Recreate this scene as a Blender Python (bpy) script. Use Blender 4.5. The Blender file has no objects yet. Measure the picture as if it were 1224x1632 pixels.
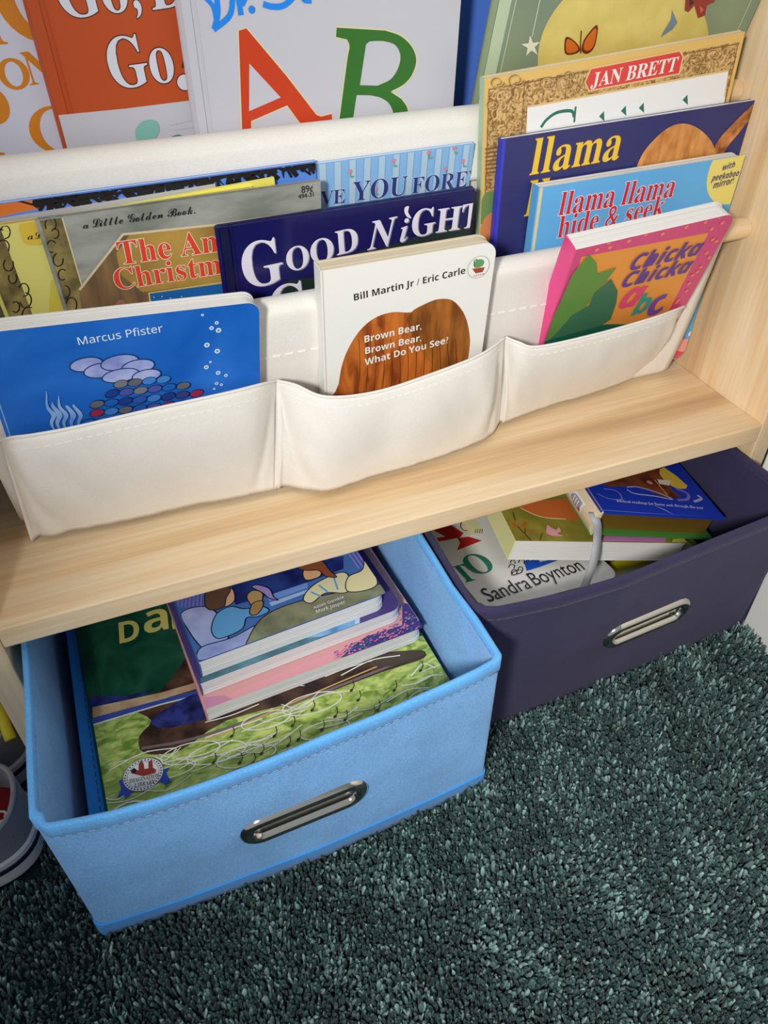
import bpy, math, random
import numpy as np
from mathutils import Vector, Matrix, Euler, noise
from mathutils.geometry import tessellate_polygon
R = math.radians
random.seed(4)
scene = bpy.context.scene
COL = scene.collection

# ------------------------------------------------------------------ camera
FPX = 1215.8                      # focal length in pixels of a 1224 x 1632 picture
CAM_LOC = Vector((0.1159, -0.3896, 0.5598))
CAM_EUL = Euler((0.8582, 0.0051, -0.3767), 'XYZ')
cam = bpy.data.objects.new('camera', bpy.data.cameras.new('camera'))
COL.objects.link(cam)
cam.location = CAM_LOC
cam.rotation_euler = CAM_EUL
cam.data.sensor_fit = 'HORIZONTAL'
cam.data.sensor_width = 36.0
cam.data.lens = 36.0 * FPX / 1224.0
cam.data.clip_start = 0.01
scene.camera = cam
CR = CAM_EUL.to_matrix()

# ------------------------------------------------------------------ light and exposure
scene.view_settings.view_transform = 'Standard'
scene.view_settings.look = 'None'
scene.view_settings.exposure = 0.0
scene.view_settings.gamma = 1.0
scene.view_settings.use_curve_mapping = False
scene.cycles.max_bounces = 5
scene.cycles.diffuse_bounces = 3
scene.cycles.glossy_bounces = 3
scene.cycles.transmission_bounces = 2
scene.cycles.transparent_max_bounces = 4
scene.cycles.caustics_reflective = False
scene.cycles.caustics_refractive = False
scene.cycles.sample_clamp_indirect = 4.0

world = bpy.data.worlds.new('room_light')
scene.world = world
world.use_nodes = True
wn = world.node_tree
wn.nodes['Background'].inputs[0].default_value = (0.84, 0.92, 1.0, 1)
wn.nodes['Background'].inputs[1].default_value = 0.43

def lamp(name, kind, loc, target, power, color, **kw):
    l = bpy.data.lights.new(name, kind)
    l.energy = power
    l.color = color
    for k, v in kw.items():
        setattr(l, k, v)
    o = bpy.data.objects.new(name, l)
    COL.objects.link(o)
    o.location = loc
    o.rotation_euler = (Vector(target) - Vector(loc)).to_track_quat('-Z', 'Y').to_euler()
    return o

lamp('reading_lamp_light', 'SPOT', (-0.16, -0.58, 0.70), (0.95, 0.13, 0.14), 33.0, (1.0, 0.965, 0.91),
     spot_size=R(91), spot_blend=1.0, shadow_soft_size=0.045)
lamp('warm_fill_light', 'AREA', (1.0, -0.7, 2.2), (0.45, 0.0, 0.2), 12.0, (1.0, 0.94, 0.84), shape='DISK', size=0.9)  # added warm fill to brighten the right side, not a known fixture

# ------------------------------------------------------------------ helpers: picture point -> place
def ray(u, v):
    return CR @ Vector(((u - 612.0) / FPX, -(v - 816.0) / FPX, -1.0))
def on_plane(u, v, p0, n):
    r = ray(u, v)
    return CAM_LOC + r * ((Vector(p0) - CAM_LOC).dot(n) / r.dot(n))
def at_x(u, v, x): return on_plane(u, v, (x, 0, 0), Vector((1, 0, 0)))
def at_y(u, v, y): return on_plane(u, v, (0, y, 0), Vector((0, 1, 0)))
def at_z(u, v, z): return on_plane(u, v, (0, 0, z), Vector((0, 0, 1)))

# ------------------------------------------------------------------ helpers: materials
def lin(c):
    return tuple((x / 255 / 12.92) if x <= 10.31 else ((x / 255 + 0.055) / 1.055) ** 2.4 for x in c)
MATS = {}
def principled(name):
    m = bpy.data.materials.new(name)
    m.use_nodes = True
    return m, m.node_tree, m.node_tree.nodes['Principled BSDF']
def N(nt, kind, **kw):
    n = nt.nodes.new(kind)
    for k, v in kw.items():
        if k in n.inputs.keys():
            n.inputs[k].default_value = v
        else:
            setattr(n, k, v)
    return n
def ink(c, gain=1.25, rough=0.38):
    """printed paper of one colour, given as it looks in ordinary light"""
    k = ('ink', tuple(c), gain, rough)
    if k not in MATS:
        m, nt, b = principled('printed_paper')
        l = [min(0.86, x * gain) for x in lin(c)]
        b.inputs['Base Color'].default_value = (*l, 1)
        b.inputs['Roughness'].default_value = rough
        b.inputs['Specular IOR Level'].default_value = 0.43
        MATS[k] = m
    return MATS[k]
def mottled(name, c1, c2, scale=60.0, rough=0.4, stretch=(1, 1, 1), detail=5.0, lo=0.35, hi=0.65, bump=0.0, gain=1.25, distortion=0.0):
    k = ('mot', name, tuple(c1), tuple(c2), scale)
    if k in MATS: return MATS[k]
    m, nt, b = principled(name)
    tc = N(nt, 'ShaderNodeTexCoord')
    mp = N(nt, 'ShaderNodeMapping'); mp.inputs['Scale'].default_value = stretch
    nz = N(nt, 'ShaderNodeTexNoise', Scale=scale, Detail=detail, Distortion=distortion)
    cr = N(nt, 'ShaderNodeValToRGB')
    cr.color_ramp.elements[0].position = lo; cr.color_ramp.elements[1].position = hi
    cr.color_ramp.elements[0].color = (*[min(.86, x * gain) for x in lin(c1)], 1)
    cr.color_ramp.elements[1].color = (*[min(.86, x * gain) for x in lin(c2)], 1)
    L = nt.links.new
    L(tc.outputs['Object'], mp.inputs['Vector']); L(mp.outputs[0], nz.inputs['Vector'])
    L(nz.outputs[0], cr.inputs[0]); L(cr.outputs[0], b.inputs['Base Color'])
    b.inputs['Roughness'].default_value = rough
    b.inputs['Specular IOR Level'].default_value = 0.3
    if bump:
        bp = N(nt, 'ShaderNodeBump', Strength=bump, Distance=0.001)
        L(nz.outputs[0], bp.inputs['Height']); L(bp.outputs[0], b.inputs['Normal'])
    MATS[k] = m
    return m
def wood(name, along):
    m, nt, b = principled(name)
    L = nt.links.new
    tc = N(nt, 'ShaderNodeTexCoord')
    mp = N(nt, 'ShaderNodeMapping'); s = [16.0, 16.0, 16.0]; s[along] = 1.1
    mp.inputs['Scale'].default_value = s
    n1 = N(nt, 'ShaderNodeTexNoise', Scale=1.6, Detail=2.0, Distortion=0.25)
    L(tc.outputs['Object'], mp.inputs[0]); L(mp.outputs[0], n1.inputs['Vector'])
    c1 = N(nt, 'ShaderNodeValToRGB'); e = c1.color_ramp
    e.elements[0].position = 0.30; e.elements[0].color = (*[x * 1.0 for x in lin((208, 170, 130))], 1)
    e.elements[1].position = 0.72; e.elements[1].color = (*lin((238, 211, 172)), 1)
    x = e.elements.new(0.42); x.color = (*lin((232, 198, 152)), 1)
    x = e.elements.new(0.5); x.color = (*lin((240, 215, 178)), 1)
    x = e.elements.new(0.56); x.color = (*lin((236, 204, 160)), 1)
    x = e.elements.new(0.63); x.color = (*lin((242, 220, 186)), 1)
    L(n1.outputs[0], c1.inputs[0])
    mp2 = N(nt, 'ShaderNodeMapping'); s = [320.0, 320.0, 320.0]; s[along] = 9.0
    mp2.inputs['Scale'].default_value = s
    n2 = N(nt, 'ShaderNodeTexNoise', Scale=1.0, Detail=3.0)
    L(tc.outputs['Object'], mp2.inputs[0]); L(mp2.outputs[0], n2.inputs['Vector'])
    mr = N(nt, 'ShaderNodeMapRange'); mr.inputs['From Min'].default_value = .3; mr.inputs['From Max'].default_value = .7
    mr.inputs['To Min'].default_value = .90; mr.inputs['To Max'].default_value = 1.05
    L(n2.outputs[0], mr.inputs[0])
    mx = N(nt, 'ShaderNodeMix', data_type='RGBA', blend_type='MULTIPLY'); mx.inputs['Factor'].default_value = 1
    L(c1.outputs[0], mx.inputs[6]); L(mr.outputs[0], mx.inputs[7])
    L(mx.outputs[2], b.inputs['Base Color'])
    b.inputs['Roughness'].default_value = 0.48
    b.inputs['Specular IOR Level'].default_value = 0.43
    bp = N(nt, 'ShaderNodeBump', Strength=0.08, Distance=0.0005)
    L(n2.outputs[0], bp.inputs['Height']); L(bp.outputs[0], b.inputs['Normal'])
    return m
def cloth(name, c, weave=1500.0, bump=0.3, var=0.06, rough=0.9, sheen=0.15, fleck=0.0, gain=1.0):
    m, nt, b = principled(name)
    L = nt.links.new
    tc = N(nt, 'ShaderNodeTexCoord')
    n1 = N(nt, 'ShaderNodeTexNoise', Scale=weave, Detail=2.0)
    n2 = N(nt, 'ShaderNodeTexNoise', Scale=22.0, Detail=4.0)
    L(tc.outputs['Object'], n1.inputs['Vector']); L(tc.outputs['Object'], n2.inputs['Vector'])
    a = N(nt, 'ShaderNodeMapRange'); a.inputs['From Min'].default_value = .25; a.inputs['From Max'].default_value = .75
    a.inputs['To Min'].default_value = 1 - var * 1.6; a.inputs['To Max'].default_value = 1 + var * 1.6
    L(n1.outputs[0], a.inputs[0])
    a2 = N(nt, 'ShaderNodeMapRange'); a2.inputs['From Min'].default_value = .3; a2.inputs['From Max'].default_value = .7
    a2.inputs['To Min'].default_value = 1 - var; a2.inputs['To Max'].default_value = 1 + var
    L(n2.outputs[0], a2.inputs[0])
    mu = N(nt, 'ShaderNodeMath', operation='MULTIPLY'); L(a.outputs[0], mu.inputs[0]); L(a2.outputs[0], mu.inputs[1])
    base = [min(.95, x * gain) for x in lin(c)]
    mx = N(nt, 'ShaderNodeMix', data_type='RGBA', blend_type='MULTIPLY'); mx.inputs['Factor'].default_value = 1
    mx.inputs[6].default_value = (*base, 1); L(mu.outputs[0], mx.inputs[7])
    out = mx.outputs[2]
    if fleck:
        n3 = N(nt, 'ShaderNodeTexNoise', Scale=520.0, Detail=1.0)
        L(tc.outputs['Object'], n3.inputs['Vector'])
        r3 = N(nt, 'ShaderNodeMapRange'); r3.inputs['From Min'].default_value = .70; r3.inputs['From Max'].default_value = .82
        r3.inputs['To Max'].default_value = fleck
        L(n3.outputs[0], r3.inputs[0])
        m3 = N(nt, 'ShaderNodeMix', data_type='RGBA'); m3.inputs[7].default_value = (*[min(.8, x + .35) for x in base], 1)
        L(r3.outputs[0], m3.inputs['Factor']); L(out, m3.inputs[6]); out = m3.outputs[2]
    L(out, b.inputs['Base Color'])
    b.inputs['Roughness'].default_value = rough
    b.inputs['Specular IOR Level'].default_value = 0.2
    b.inputs['Sheen Weight'].default_value = sheen
    bp = N(nt, 'ShaderNodeBump', Strength=bump, Distance=0.0006)
    L(n1.outputs[0], bp.inputs['Height']); L(bp.outputs[0], b.inputs['Normal'])
    return m
def plain(name, c, rough=0.5, metal=0.0, gain=1.0):
    m, nt, b = principled(name)
    b.inputs['Base Color'].default_value = (*[min(.9, x * gain) for x in lin(c)], 1)
    b.inputs['Roughness'].default_value = rough
    b.inputs['Metallic'].default_value = metal
    return m
def pages(name, c, axis_scale=(1, 1, 1500)):
    m, nt, b = principled(name)
    L = nt.links.new
    tc = N(nt, 'ShaderNodeTexCoord'); mp = N(nt, 'ShaderNodeMapping'); mp.inputs['Scale'].default_value = axis_scale
    nz = N(nt, 'ShaderNodeTexNoise', Scale=1.0, Detail=2.0)
    L(tc.outputs['Object'], mp.inputs[0]); L(mp.outputs[0], nz.inputs['Vector'])
    a = N(nt, 'ShaderNodeMapRange'); a.inputs['From Min'].default_value = .3; a.inputs['From Max'].default_value = .7
    a.inputs['To Min'].default_value = .82; a.inputs['To Max'].default_value = 1.02
    L(nz.outputs[0], a.inputs[0])
    mx = N(nt, 'ShaderNodeMix', data_type='RGBA', blend_type='MULTIPLY'); mx.inputs['Factor'].default_value = 1
    mx.inputs[6].default_value = (*lin(c), 1); L(a.outputs[0], mx.inputs[7]); L(mx.outputs[2], b.inputs['Base Color'])
    b.inputs['Roughness'].default_value = 0.8
    return m

# ------------------------------------------------------------------ helpers: meshes
class MB:
    def __init__(s): s.v = []; s.f = []; s.m = []
    def add(s, vs, fs, m=0):
        o = len(s.v); s.v += [tuple(p) for p in vs]
        for f in fs: s.f.append(tuple(i + o for i in f)); s.m.append(m)
    def box(s, x0, x1, y0, y1, z0, z1, m=0):
        s.add([(x0, y0, z0), (x1, y0, z0), (x1, y1, z0), (x0, y1, z0), (x0, y0, z1), (x1, y0, z1), (x1, y1, z1), (x0, y1, z1)],
              [(0, 3, 2, 1), (4, 5, 6, 7), (0, 1, 5, 4), (1, 2, 6, 5), (2, 3, 7, 6), (3, 0, 4, 7)], m)
    def prism(s, out, z0, z1, m=0, side=None, bottom=None):
        n = len(out); side = m if side is None else side; bottom = side if bottom is None else bottom
        s.add([(x, y, z0) for x, y in out], [tuple(range(n))[::-1]], bottom)
        s.add([(x, y, z1) for x, y in out], [tuple(range(n))], m)
        s.add([(x, y, z0) for x, y in out] + [(x, y, z1) for x, y in out],
              [(i, (i + 1) % n, n + (i + 1) % n, n + i) for i in range(n)], side)
    def loft(s, rings, closed=True, m=0, cap0=False, cap1=False, skip=None):
        n = len(rings[0]); vs = [p for r in rings for p in r]; fs = []
        for k in range(len(rings) - 1):
            for i in range(n if closed else n - 1):
                if skip and skip(k, i): continue
                j = (i + 1) % n
                fs.append((k * n + i, k * n + j, (k + 1) * n + j, (k + 1) * n + i))
        if cap0: fs.append(tuple(range(n))[::-1])
        if cap1: fs.append(tuple((len(rings) - 1) * n + i for i in range(n)))
        s.add(vs, fs, m)
    def tube(s, path, r, n=8, m=0, cap=True):
        path = [Vector(p) for p in path]; rings = []; up = None
        for i, p in enumerate(path):
            d = (path[min(i + 1, len(path) - 1)] - path[max(i - 1, 0)]).normalized()
            if up is None: up = d.orthogonal().normalized()
            up = (up - d * up.dot(d)).normalized(); b = d.cross(up)
            rr = r[i] if isinstance(r, (list, tuple)) else r
            rings.append([p + (up * math.cos(2 * math.pi * k / n) + b * math.sin(2 * math.pi * k / n)) * rr for k in range(n)])
        s.loft(rings, True, m, cap, cap)
    def build(s, name, mats, parent=None, smooth=False, bevel=0.0, solid=0.0, segs=2, angle=None):
        me = bpy.data.meshes.new(name)
        me.from_pydata(s.v, [], s.f)
        mats = mats if isinstance(mats, (list, tuple)) else [mats]
        for m in mats: me.materials.append(m)
        if len(mats) > 1: me.polygons.foreach_set('material_index', s.m)
        me.update()
        if smooth: me.polygons.foreach_set('use_smooth', [True] * len(me.polygons))
        if angle is not None:
            me.polygons.foreach_set('use_smooth', [True] * len(me.polygons)); me.set_sharp_from_angle(angle=R(angle))
        o = bpy.data.objects.new(name, me); COL.objects.link(o)
        if parent: o.parent = parent
        if solid:
            md = o.modifiers.new('thickness', 'SOLIDIFY'); md.thickness = solid; md.offset = 0
        if bevel:
            md = o.modifiers.new('edges', 'BEVEL'); md.width = bevel; md.segments = segs; md.limit_method = 'ANGLE'; md.angle_limit = R(40)
        return o
def thing(name, label, cat, M=None, group=None):
    o = bpy.data.objects.new(name, None); COL.objects.link(o); o.empty_display_size = 0.02
    if M is not None: o.matrix_world = M
    o['label'] = label; o['category'] = cat
    if group: o['group'] = group
    return o
def tag(o, label=None, cat=None, group=None, kind=None):
    for k, v in (('label', label), ('category', cat), ('group', group), ('kind', kind)):
        if v: o[k] = v
    return o
def smooth_closed(pts, k=5):
    n = len(pts); out = []
    for i in range(n):
        p0, p1, p2, p3 = [Vector(pts[(i + j - 1) % n]) for j in range(4)]
        for a in range(k):
            t = a / k
            out.append(0.5 * (2 * p1 + (p2 - p0) * t + (2 * p0 - 5 * p1 + 4 * p2 - p3) * t * t + (3 * p1 - p0 - 3 * p2 + p3) * t ** 3))
    return out
def smooth_open(pts, k=6):
    pts = [Vector(p) for p in pts]; n = len(pts); out = []
    for i in range(n - 1):
        p1, p2 = pts[i], pts[i + 1]; p0 = pts[i - 1] if i else p1 * 2 - p2; p3 = pts[i + 2] if i + 2 < n else p2 * 2 - p1
        for a in range(k):
            t = a / k
            out.append(0.5 * (2 * p1 + (p2 - p0) * t + (2 * p0 - 5 * p1 + 4 * p2 - p3) * t * t + (3 * p1 - p0 - 3 * p2 + p3) * t ** 3))
    out.append(pts[-1])
    return out
STYLE = {'b': 0x1D400, 'i': 0x1D434, 'bi': 0x1D468, 'script': 0x1D4D0, 's': 0x1D5A0, 'sb': 0x1D5D4, 'si': 0x1D608, 'sbi': 0x1D63C}
def glyphs(t, style):
    if not style: return t
    b = STYLE[style]; o = ''
    for ch in t:
        if 'A' <= ch <= 'Z': o += chr(b + ord(ch) - 65)
        elif 'a' <= ch <= 'z': o += '\u210e' if (style == 'i' and ch == 'h') else chr(b + 26 + ord(ch) - 97)
        else: o += ch
    return o
def text_mesh(t, style, offset=0.0, space=1.0):
    c = bpy.data.curves.new('lettering', 'FONT'); c.body = glyphs(t, style); c.size = 1.0
    c.resolution_u = 4; c.offset = offset; c.space_character = space
    o = bpy.data.objects.new('lettering', c); COL.objects.link(o)
    dg = bpy.context.evaluated_depsgraph_get(); dg.update()
    me = bpy.data.meshes.new_from_object(o.evaluated_get(dg))
    vs = [(v.co.x, v.co.y) for v in me.vertices]; fs = [tuple(p.vertices) for p in me.polygons]
    bpy.data.objects.remove(o); bpy.data.curves.remove(c); bpy.data.meshes.remove(me)
    return vs, fs

class Art:
    """print on one flat cover: shapes are laid on the plane of the cover and cut at its edges"""
    def __init__(s, M, w, h, z0=0.0):
        s.M = M; s.I = M.inverted(); s.w = w; s.h = h; s.n = 0; s.tri = []; s.z0 = z0
        s.o = M.translation; s.nrm = (M.to_3x3() @ Vector((0, 0, 1))).normalized()
    def L(s, p):
        q = s.I @ on_plane(p[0], p[1], s.o + s.nrm * s.z0, s.nrm); return Vector((q.x, q.y))
    def tris(s, ts, mat):
        s.n += 1; z = s.z0 + 0.00005 * min(s.n, 16) + 0.0000025 * max(0, s.n - 16)
        for t in ts:
            poly = [Vector(p) for p in t]
            for ax, lim, sg in ((0, 0.0004, 1), (0, s.w - 0.0004, -1), (1, 0.0004, 1), (1, s.h - 0.0004, -1)):
                out = []
                for i in range(len(poly)):
                    a, b = poly[i], poly[(i + 1) % len(poly)]
                    da, db = (a[ax] - lim) * sg, (b[ax] - lim) * sg
                    if da >= 0: out.append(a)
                    if (da > 0 and db < 0) or (da < 0 and db > 0): out.append(a + (b - a) * (da / (da - db)))
                poly = out
                if len(poly) < 3: break
            if len(poly) >= 3:
                ar = sum(poly[i].x * poly[(i + 1) % len(poly)].y - poly[(i + 1) % len(poly)].x * poly[i].y for i in range(len(poly)))
                if abs(ar) < 1e-12: continue
                if ar < 0: poly = poly[::-1]
                s.tri.append(([(p.x, p.y, z) for p in poly], mat))
    def fill(s, loops, mat):
        loops = [[Vector((p[0], p[1], 0)) for p in l] for l in loops]
        flat = [p for l in loops for p in l]
        s.tris([[flat[i].to_2d() for i in t] for t in tessellate_polygon(loops)], mat)
    def poly(s, pts, mat, holes=(), sm=0):
        ls = [[s.L(p) for p in l] for l in (pts, *holes)]
        if sm: ls = [smooth_closed(l, sm) for l in ls]
        s.fill(ls, mat)
    def rect(s, x0, y0, x1, y1, mat):
        s.fill([[(x0, y0), (x1, y0), (x1, y1), (x0, y1)]], mat)
    def oval(s, c, rx, ry, mat, rot=0.0, hole=None, n=28):
        c = s.L(c); ca, sa = math.cos(R(rot)), math.sin(R(rot))
        ring = lambda k1, k2: [(c.x + k1 * math.cos(a) * ca - k2 * math.sin(a) * sa, c.y + k1 * math.cos(a) * sa + k2 * math.sin(a) * ca)
                               for a in [2 * math.pi * i / n for i in range(n)]]
        s.fill([ring(rx, ry)] + ([ring(*hole)] if hole else []), mat)
    def line(s, pts, wd, mat, sm=0, closed=False, taper=False):
        p = [s.L(q) for q in pts]
        if sm: p = smooth_closed(p, sm) if closed else smooth_open(p, sm)
        if closed: p = p + [p[0]]
        Lf, Rt = [], []
        for i in range(len(p)):
            d = p[min(i + 1, len(p) - 1)] - p[max(i - 1, 0)]
            if closed and i in (0, len(p) - 1): d = p[1] - p[-2]
            if d.length < 1e-9: d = Vector((1, 0))
            d.normalize(); nn = Vector((-d.y, d.x)) * wd / 2
            if taper: nn = nn * (1 - 0.85 * abs(2 * i / (len(p) - 1) - 1))
            Lf.append(p[i] + nn); Rt.append(p[i] - nn)
        ts = []
        for i in range(len(p) - 1):
            ts += [[Lf[i], Rt[i], Rt[i + 1]], [Lf[i], Rt[i + 1], Lf[i + 1]]]
        s.tris(ts, mat)
    def text(s, t, style, p0, p1, mat, asp=1.0, edge=None, shear=0.0, space=1.0):
        """letters from picture point p0 to p1 along the baseline; edge = (material, offset) draws an outline under them"""
        a, b = s.L(p0), s.L(p1); d = b - a; ln = d.length; d.normalize(); nn = Vector((-d.y, d.x))
        vs, fs = text_mesh(t, style, 0, space)
        x0 = min(v[0] for v in vs); x1 = max(v[0] for v in vs); k = ln / (x1 - x0)
        def put(vs, fs, mat):
            q = [a + d * ((x - x0 + shear * y) * k) + nn * (y * k * asp) for x, y in vs]
            ts = []
            for f in fs:
                for i in range(1, len(f) - 1): ts.append([q[f[0]], q[f[i]], q[f[i + 1]]])
            s.tris(ts, mat)
        if edge:
            v2, f2 = text_mesh(t, style, edge[1], space); put(v2, f2, edge[0])
        put(vs, fs, mat)

def frame_up(tl, tr, y0, h, lean=0.0, zr=0.35, w=None):
    """a standing cover: top corners in the picture, on the plane y = y0 + lean * (zr - z)"""
    n = Vector((0, -1, -lean)).normalized(); p0 = Vector((0, y0, zr))
    a, b = on_plane(*tl, p0, n), on_plane(*tr, p0, n)
    X = (b - a).normalized(); U = n.cross(X).normalized()
    M = Matrix((( X.x, U.x, n.x, 0), (X.y, U.y, n.y, 0), (X.z, U.z, n.z, 0), (0, 0, 0, 1)))
    M.translation = a - U * h
    return M, (b - a).length if w is None else w
def frame_xz(x0, z0, y0, lean=0.0, roll=0.0):
    n = Vector((0, -1, -lean)).normalized(); X = Vector((1, 0, 0)); U = n.cross(X)
    X, U = X * math.cos(roll) + U * math.sin(roll), U * math.cos(roll) - X * math.sin(roll)
    M = Matrix(((X.x, U.x, n.x, 0), (X.y, U.y, n.y, 0), (X.z, U.z, n.z, 0), (0, 0, 0, 1)))
    M.translation = Vector((x0, y0, z0))
    return M
def frame_flat(fl, fr, extra=0.0):
    """a lying cover: its near corners in the place"""
    X = (fr - fl).normalized(); Y = Vector((0, 0, 1)).cross(X).normalized(); Z = X.cross(Y)
    M = Matrix(((X.x, Y.x, Z.x, 0), (X.y, Y.y, Z.y, 0), (X.z, Y.z, Z.z, 0), (0, 0, 0, 1)))
    M.translation = fl
    return M
def rrect(w, h, r, x0=0.0, y0=0.0, which=(1, 1, 1, 1), n=6):
    """corner order: bottom left, bottom right, top right, top left"""
    out = []
    for k, (cx, cy, a0) in enumerate(((x0, y0, 180), (x0 + w, y0, 270), (x0 + w, y0 + h, 0), (x0, y0 + h, 90))):
        if not which[k] or r <= 0: out.append((cx, cy)); continue
        ox = cx + (r if k in (0, 3) else -r); oy = cy + (r if k in (0, 1) else -r)
        for i in range(n + 1):
            a = R(a0 + 90 * i / n); out.append((ox + r * math.cos(a), oy + r * math.sin(a)))
    return out
PAGE = pages('page_edges', (238, 232, 222)); CREAM = pages('old_page_edges', (232, 218, 190)); WHITEP = pages('white_page_edges', (245, 243, 240))
def book(name, label, M, w, h, t, kind, cover, spine=None, back=None, page=None, art=None, group=None, rr=0.009, spine_art=None, cat='book'):
    """front cover in the local plane z = 0, thickness towards -z, spine at x = 0"""
    b = thing(name, label, cat, M, group)
    spine = spine or cover; back = back or cover; page = page or PAGE
    A = Art(M, w, h)
    if art: art(A)
    mats = [cover, page]
    def finish(f):
        for pts, m in A.tri:
            if m not in mats: mats.append(m)
            f.add(pts, [tuple(range(len(pts)))], mats.index(m))
        return f.build('front_cover', mats, b)
    f = MB(); p = MB(); k = MB(); s = MB()
    if kind == 'hard':
        c = 0.0022
        f.box(0, 0.006, 0, h, -c, -0.0004); f.box(0.006, 0.0095, 0.0004, h - 0.0004, -c, -0.0012); f.box(0.0095, w, 0, h, -c, 0)
        k.box(0, w, 0, h, -t, -t + c)
        p.box(0.003, w - 0.004, 0.003, h - 0.003, -t + c, -c)
        n = 8; prof = [(-0.0022 * math.sin(math.pi * i / n), -t + t * i / n) for i in range(n + 1)]
        s.loft([[(x, y, z) for x, z in prof] + [(0.0008, y, -0.0004), (0.0008, y, -t)] for y in (0, h)], True, 0, True, True)
        finish(f)
    elif kind == 'paper':
        c = 0.0005
        f.box(0, w, 0, h, -c, 0); k.box(0, w, 0, h, -t, -t + c)
        p.box(0.0004, w - 0.0004, 0.0003, h - 0.0003, -t + c, -c)
        s.box(-0.0004, 0.0002, 0, h, -t, 0)
        finish(f)
    else:
        c = 0.0014; o = rrect(w, h, rr, which=(0, 1, 1, 0))
        f.prism(o, -c, 0, 0, 1); k.prism(o, -t, -t + c, 1, 1, 0)
        nl = max(3, int((t - 2 * c) / 0.0022)); zz = [-t + c + (t - 2 * c) * i / nl for i in range(nl + 1)]
        for i in range(nl):
            q = 0.0002 + 0.0006 * random.random()
            p.prism(rrect(w - q - 0.0003, h - 2 * q, rr, 0.0003, q, which=(0, 1, 1, 0)), zz[i] + 0.00012, zz[i + 1] - 0.00012)
        s.box(-0.0007, 0.0004, 0, h, -t, -0.0001)
        finish(f)
    k.build('back_cover', [back, page] if kind == 'board' else back, b); p.build('page_block', page, b)
    so = s.build('spine', spine, b)
    return b

# ------------------------------------------------------------------ the room
W = 0.62                                   # inside width of the bookcase
SHELF_Z0, SHELF_Z1 = 0.1664, 0.1842
WALLP = plain('white_wall_paint', (232, 230, 224), 0.6)
CARPET_BASE = mottled('carpet_backing', (14, 30, 30), (34, 58, 56), 220.0, 0.95, gain=1.0, bump=0.4)
f = MB(); f.box(-1.6, 1.6, -1.6, 0.6, -0.03, -0.010)
tag(f.build('floor', CARPET_BASE), kind='structure')
f = MB(); f.box(0.6135, 0.75, -1.6, -0.0185, -0.012, 2.3)
tag(f.build('wall_right', WALLP, bevel=0.002), kind='structure')
f = MB(); f.box(-1.6, 0.95, 0.33, 0.42, -0.012, 2.3)
tag(f.build('wall_back', WALLP), kind='structure')

# ------------------------------------------------------------------ bookcase
WOOD_X = wood('pine_along_shelf', 0); WOOD_Z = wood('pine_upright', 2)
CANVAS = cloth('cream_canvas', (236, 232, 225), 1300.0, 0.35, 0.03, 0.95, 0.1)
THREAD = plain('white_thread', (244, 240, 232), 0.8)
case = thing('bookcase', 'natural pine bookcase with cream canvas slings and one plank shelf above the fabric bins', 'bookcase', Matrix.Translation((0.31, 0.14, -0.01)))
def case_part(mb, name, mat, **kw):
    mb.v = [(x - 0.31, y - 0.14, z + 0.01) for x, y, z in mb.v]
    return mb.build(name, mat, case, **kw)
for x0 in (-0.018, W):
    m = MB(); out = [(0, -.010), (.28, -.010), (.28, .78), (.145, .78), (0, .20)]
    m.loft([[(x, y, z) for y, z in out] for x in (x0, x0 + 0.018)], True, 0, True, True); case_part(m, 'side_panel', WOOD_Z, bevel=0.0012)
m = MB(); m.box(0.0002, W - 0.0002, 0.0, 0.28, SHELF_Z0, SHELF_Z1); case_part(m, 'shelf_board', WOOD_X, bevel=0.0012)
LDY, LDZ, UDY, UDZ = 0.0845, 0.3255, 0.1335, 0.4145
def xrod(x0, x1, y, z, r, n=24):
    m = MB(); m.loft([[(x, y + r * math.cos(2 * math.pi * k / n), z + r * math.sin(2 * math.pi * k / n)) for k in range(n)] for x in (x0, x1)], True, 0, True, True)
    return m
for y, z in ((LDY, LDZ), (UDY, UDZ + 0.002), (0.215, 0.56)):
    case_part(xrod(0.0005, W - 0.0005, y, z, 0.0085), 'dowel', WOOD_X, smooth=False, angle=40)

def sheet(profile, x0, x1, nx, amp, seed):
    """a canvas sheet hung across the bookcase: profile of (y, z) points swept along x with soft waves"""
    pr = smooth_open([Vector((y, z, 0)) for y, z in profile], 6); rows = []
    for p in pr:
        row = []
        for i in range(nx + 1):
            x = x0 + (x1 - x0) * i / nx
            d = noise.noise((x * 9 + seed, p.y * 14, seed)) * amp
            row.append((x, p.x + d, p.y))
        rows.append(row)
    m = MB(); m.loft(rows, False); return m
def arc(y, z, r, a0, a1, n=6): return [(y + r * math.cos(R(a0 + (a1 - a0) * i / n)), z + r * math.sin(R(a0 + (a1 - a0) * i / n))) for i in range(n + 1)]
low = sheet(arc(LDY, LDZ, 0.0096, -20, 180, 7) + [(0.0765, 0.312), (0.0795, 0.29), (0.0860, 0.25), (0.0950, 0.205), (0.101, 0.1892), (0.115, 0.1866), (0.138, 0.1872), (0.1535, 0.197), (0.1505, 0.23), (0.1365, 0.33), (0.1238, 0.392)],
            0.021, 0.592, 90, 0.0006, 3.0)
low_sling = case_part(low, 'lower_sling', CANVAS, smooth=True, solid=0.0007)
up = sheet([(0.1222, 0.380), (0.1219, 0.396)] + arc(UDY, UDZ, 0.0119, 176, 0, 10) + [(0.1458, 0.40), (0.149, 0.36), (0.1535, 0.30), (0.160, 0.281), (0.180, 0.277), (0.206, 0.281), (0.213, 0.31), (0.2065, 0.45), (0.2065, 0.556)],
           0.016, 0.588, 80, 0.0005, 8.0)
case_part(up, 'upper_sling', CANVAS, smooth=True, solid=0.0007)
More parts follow.
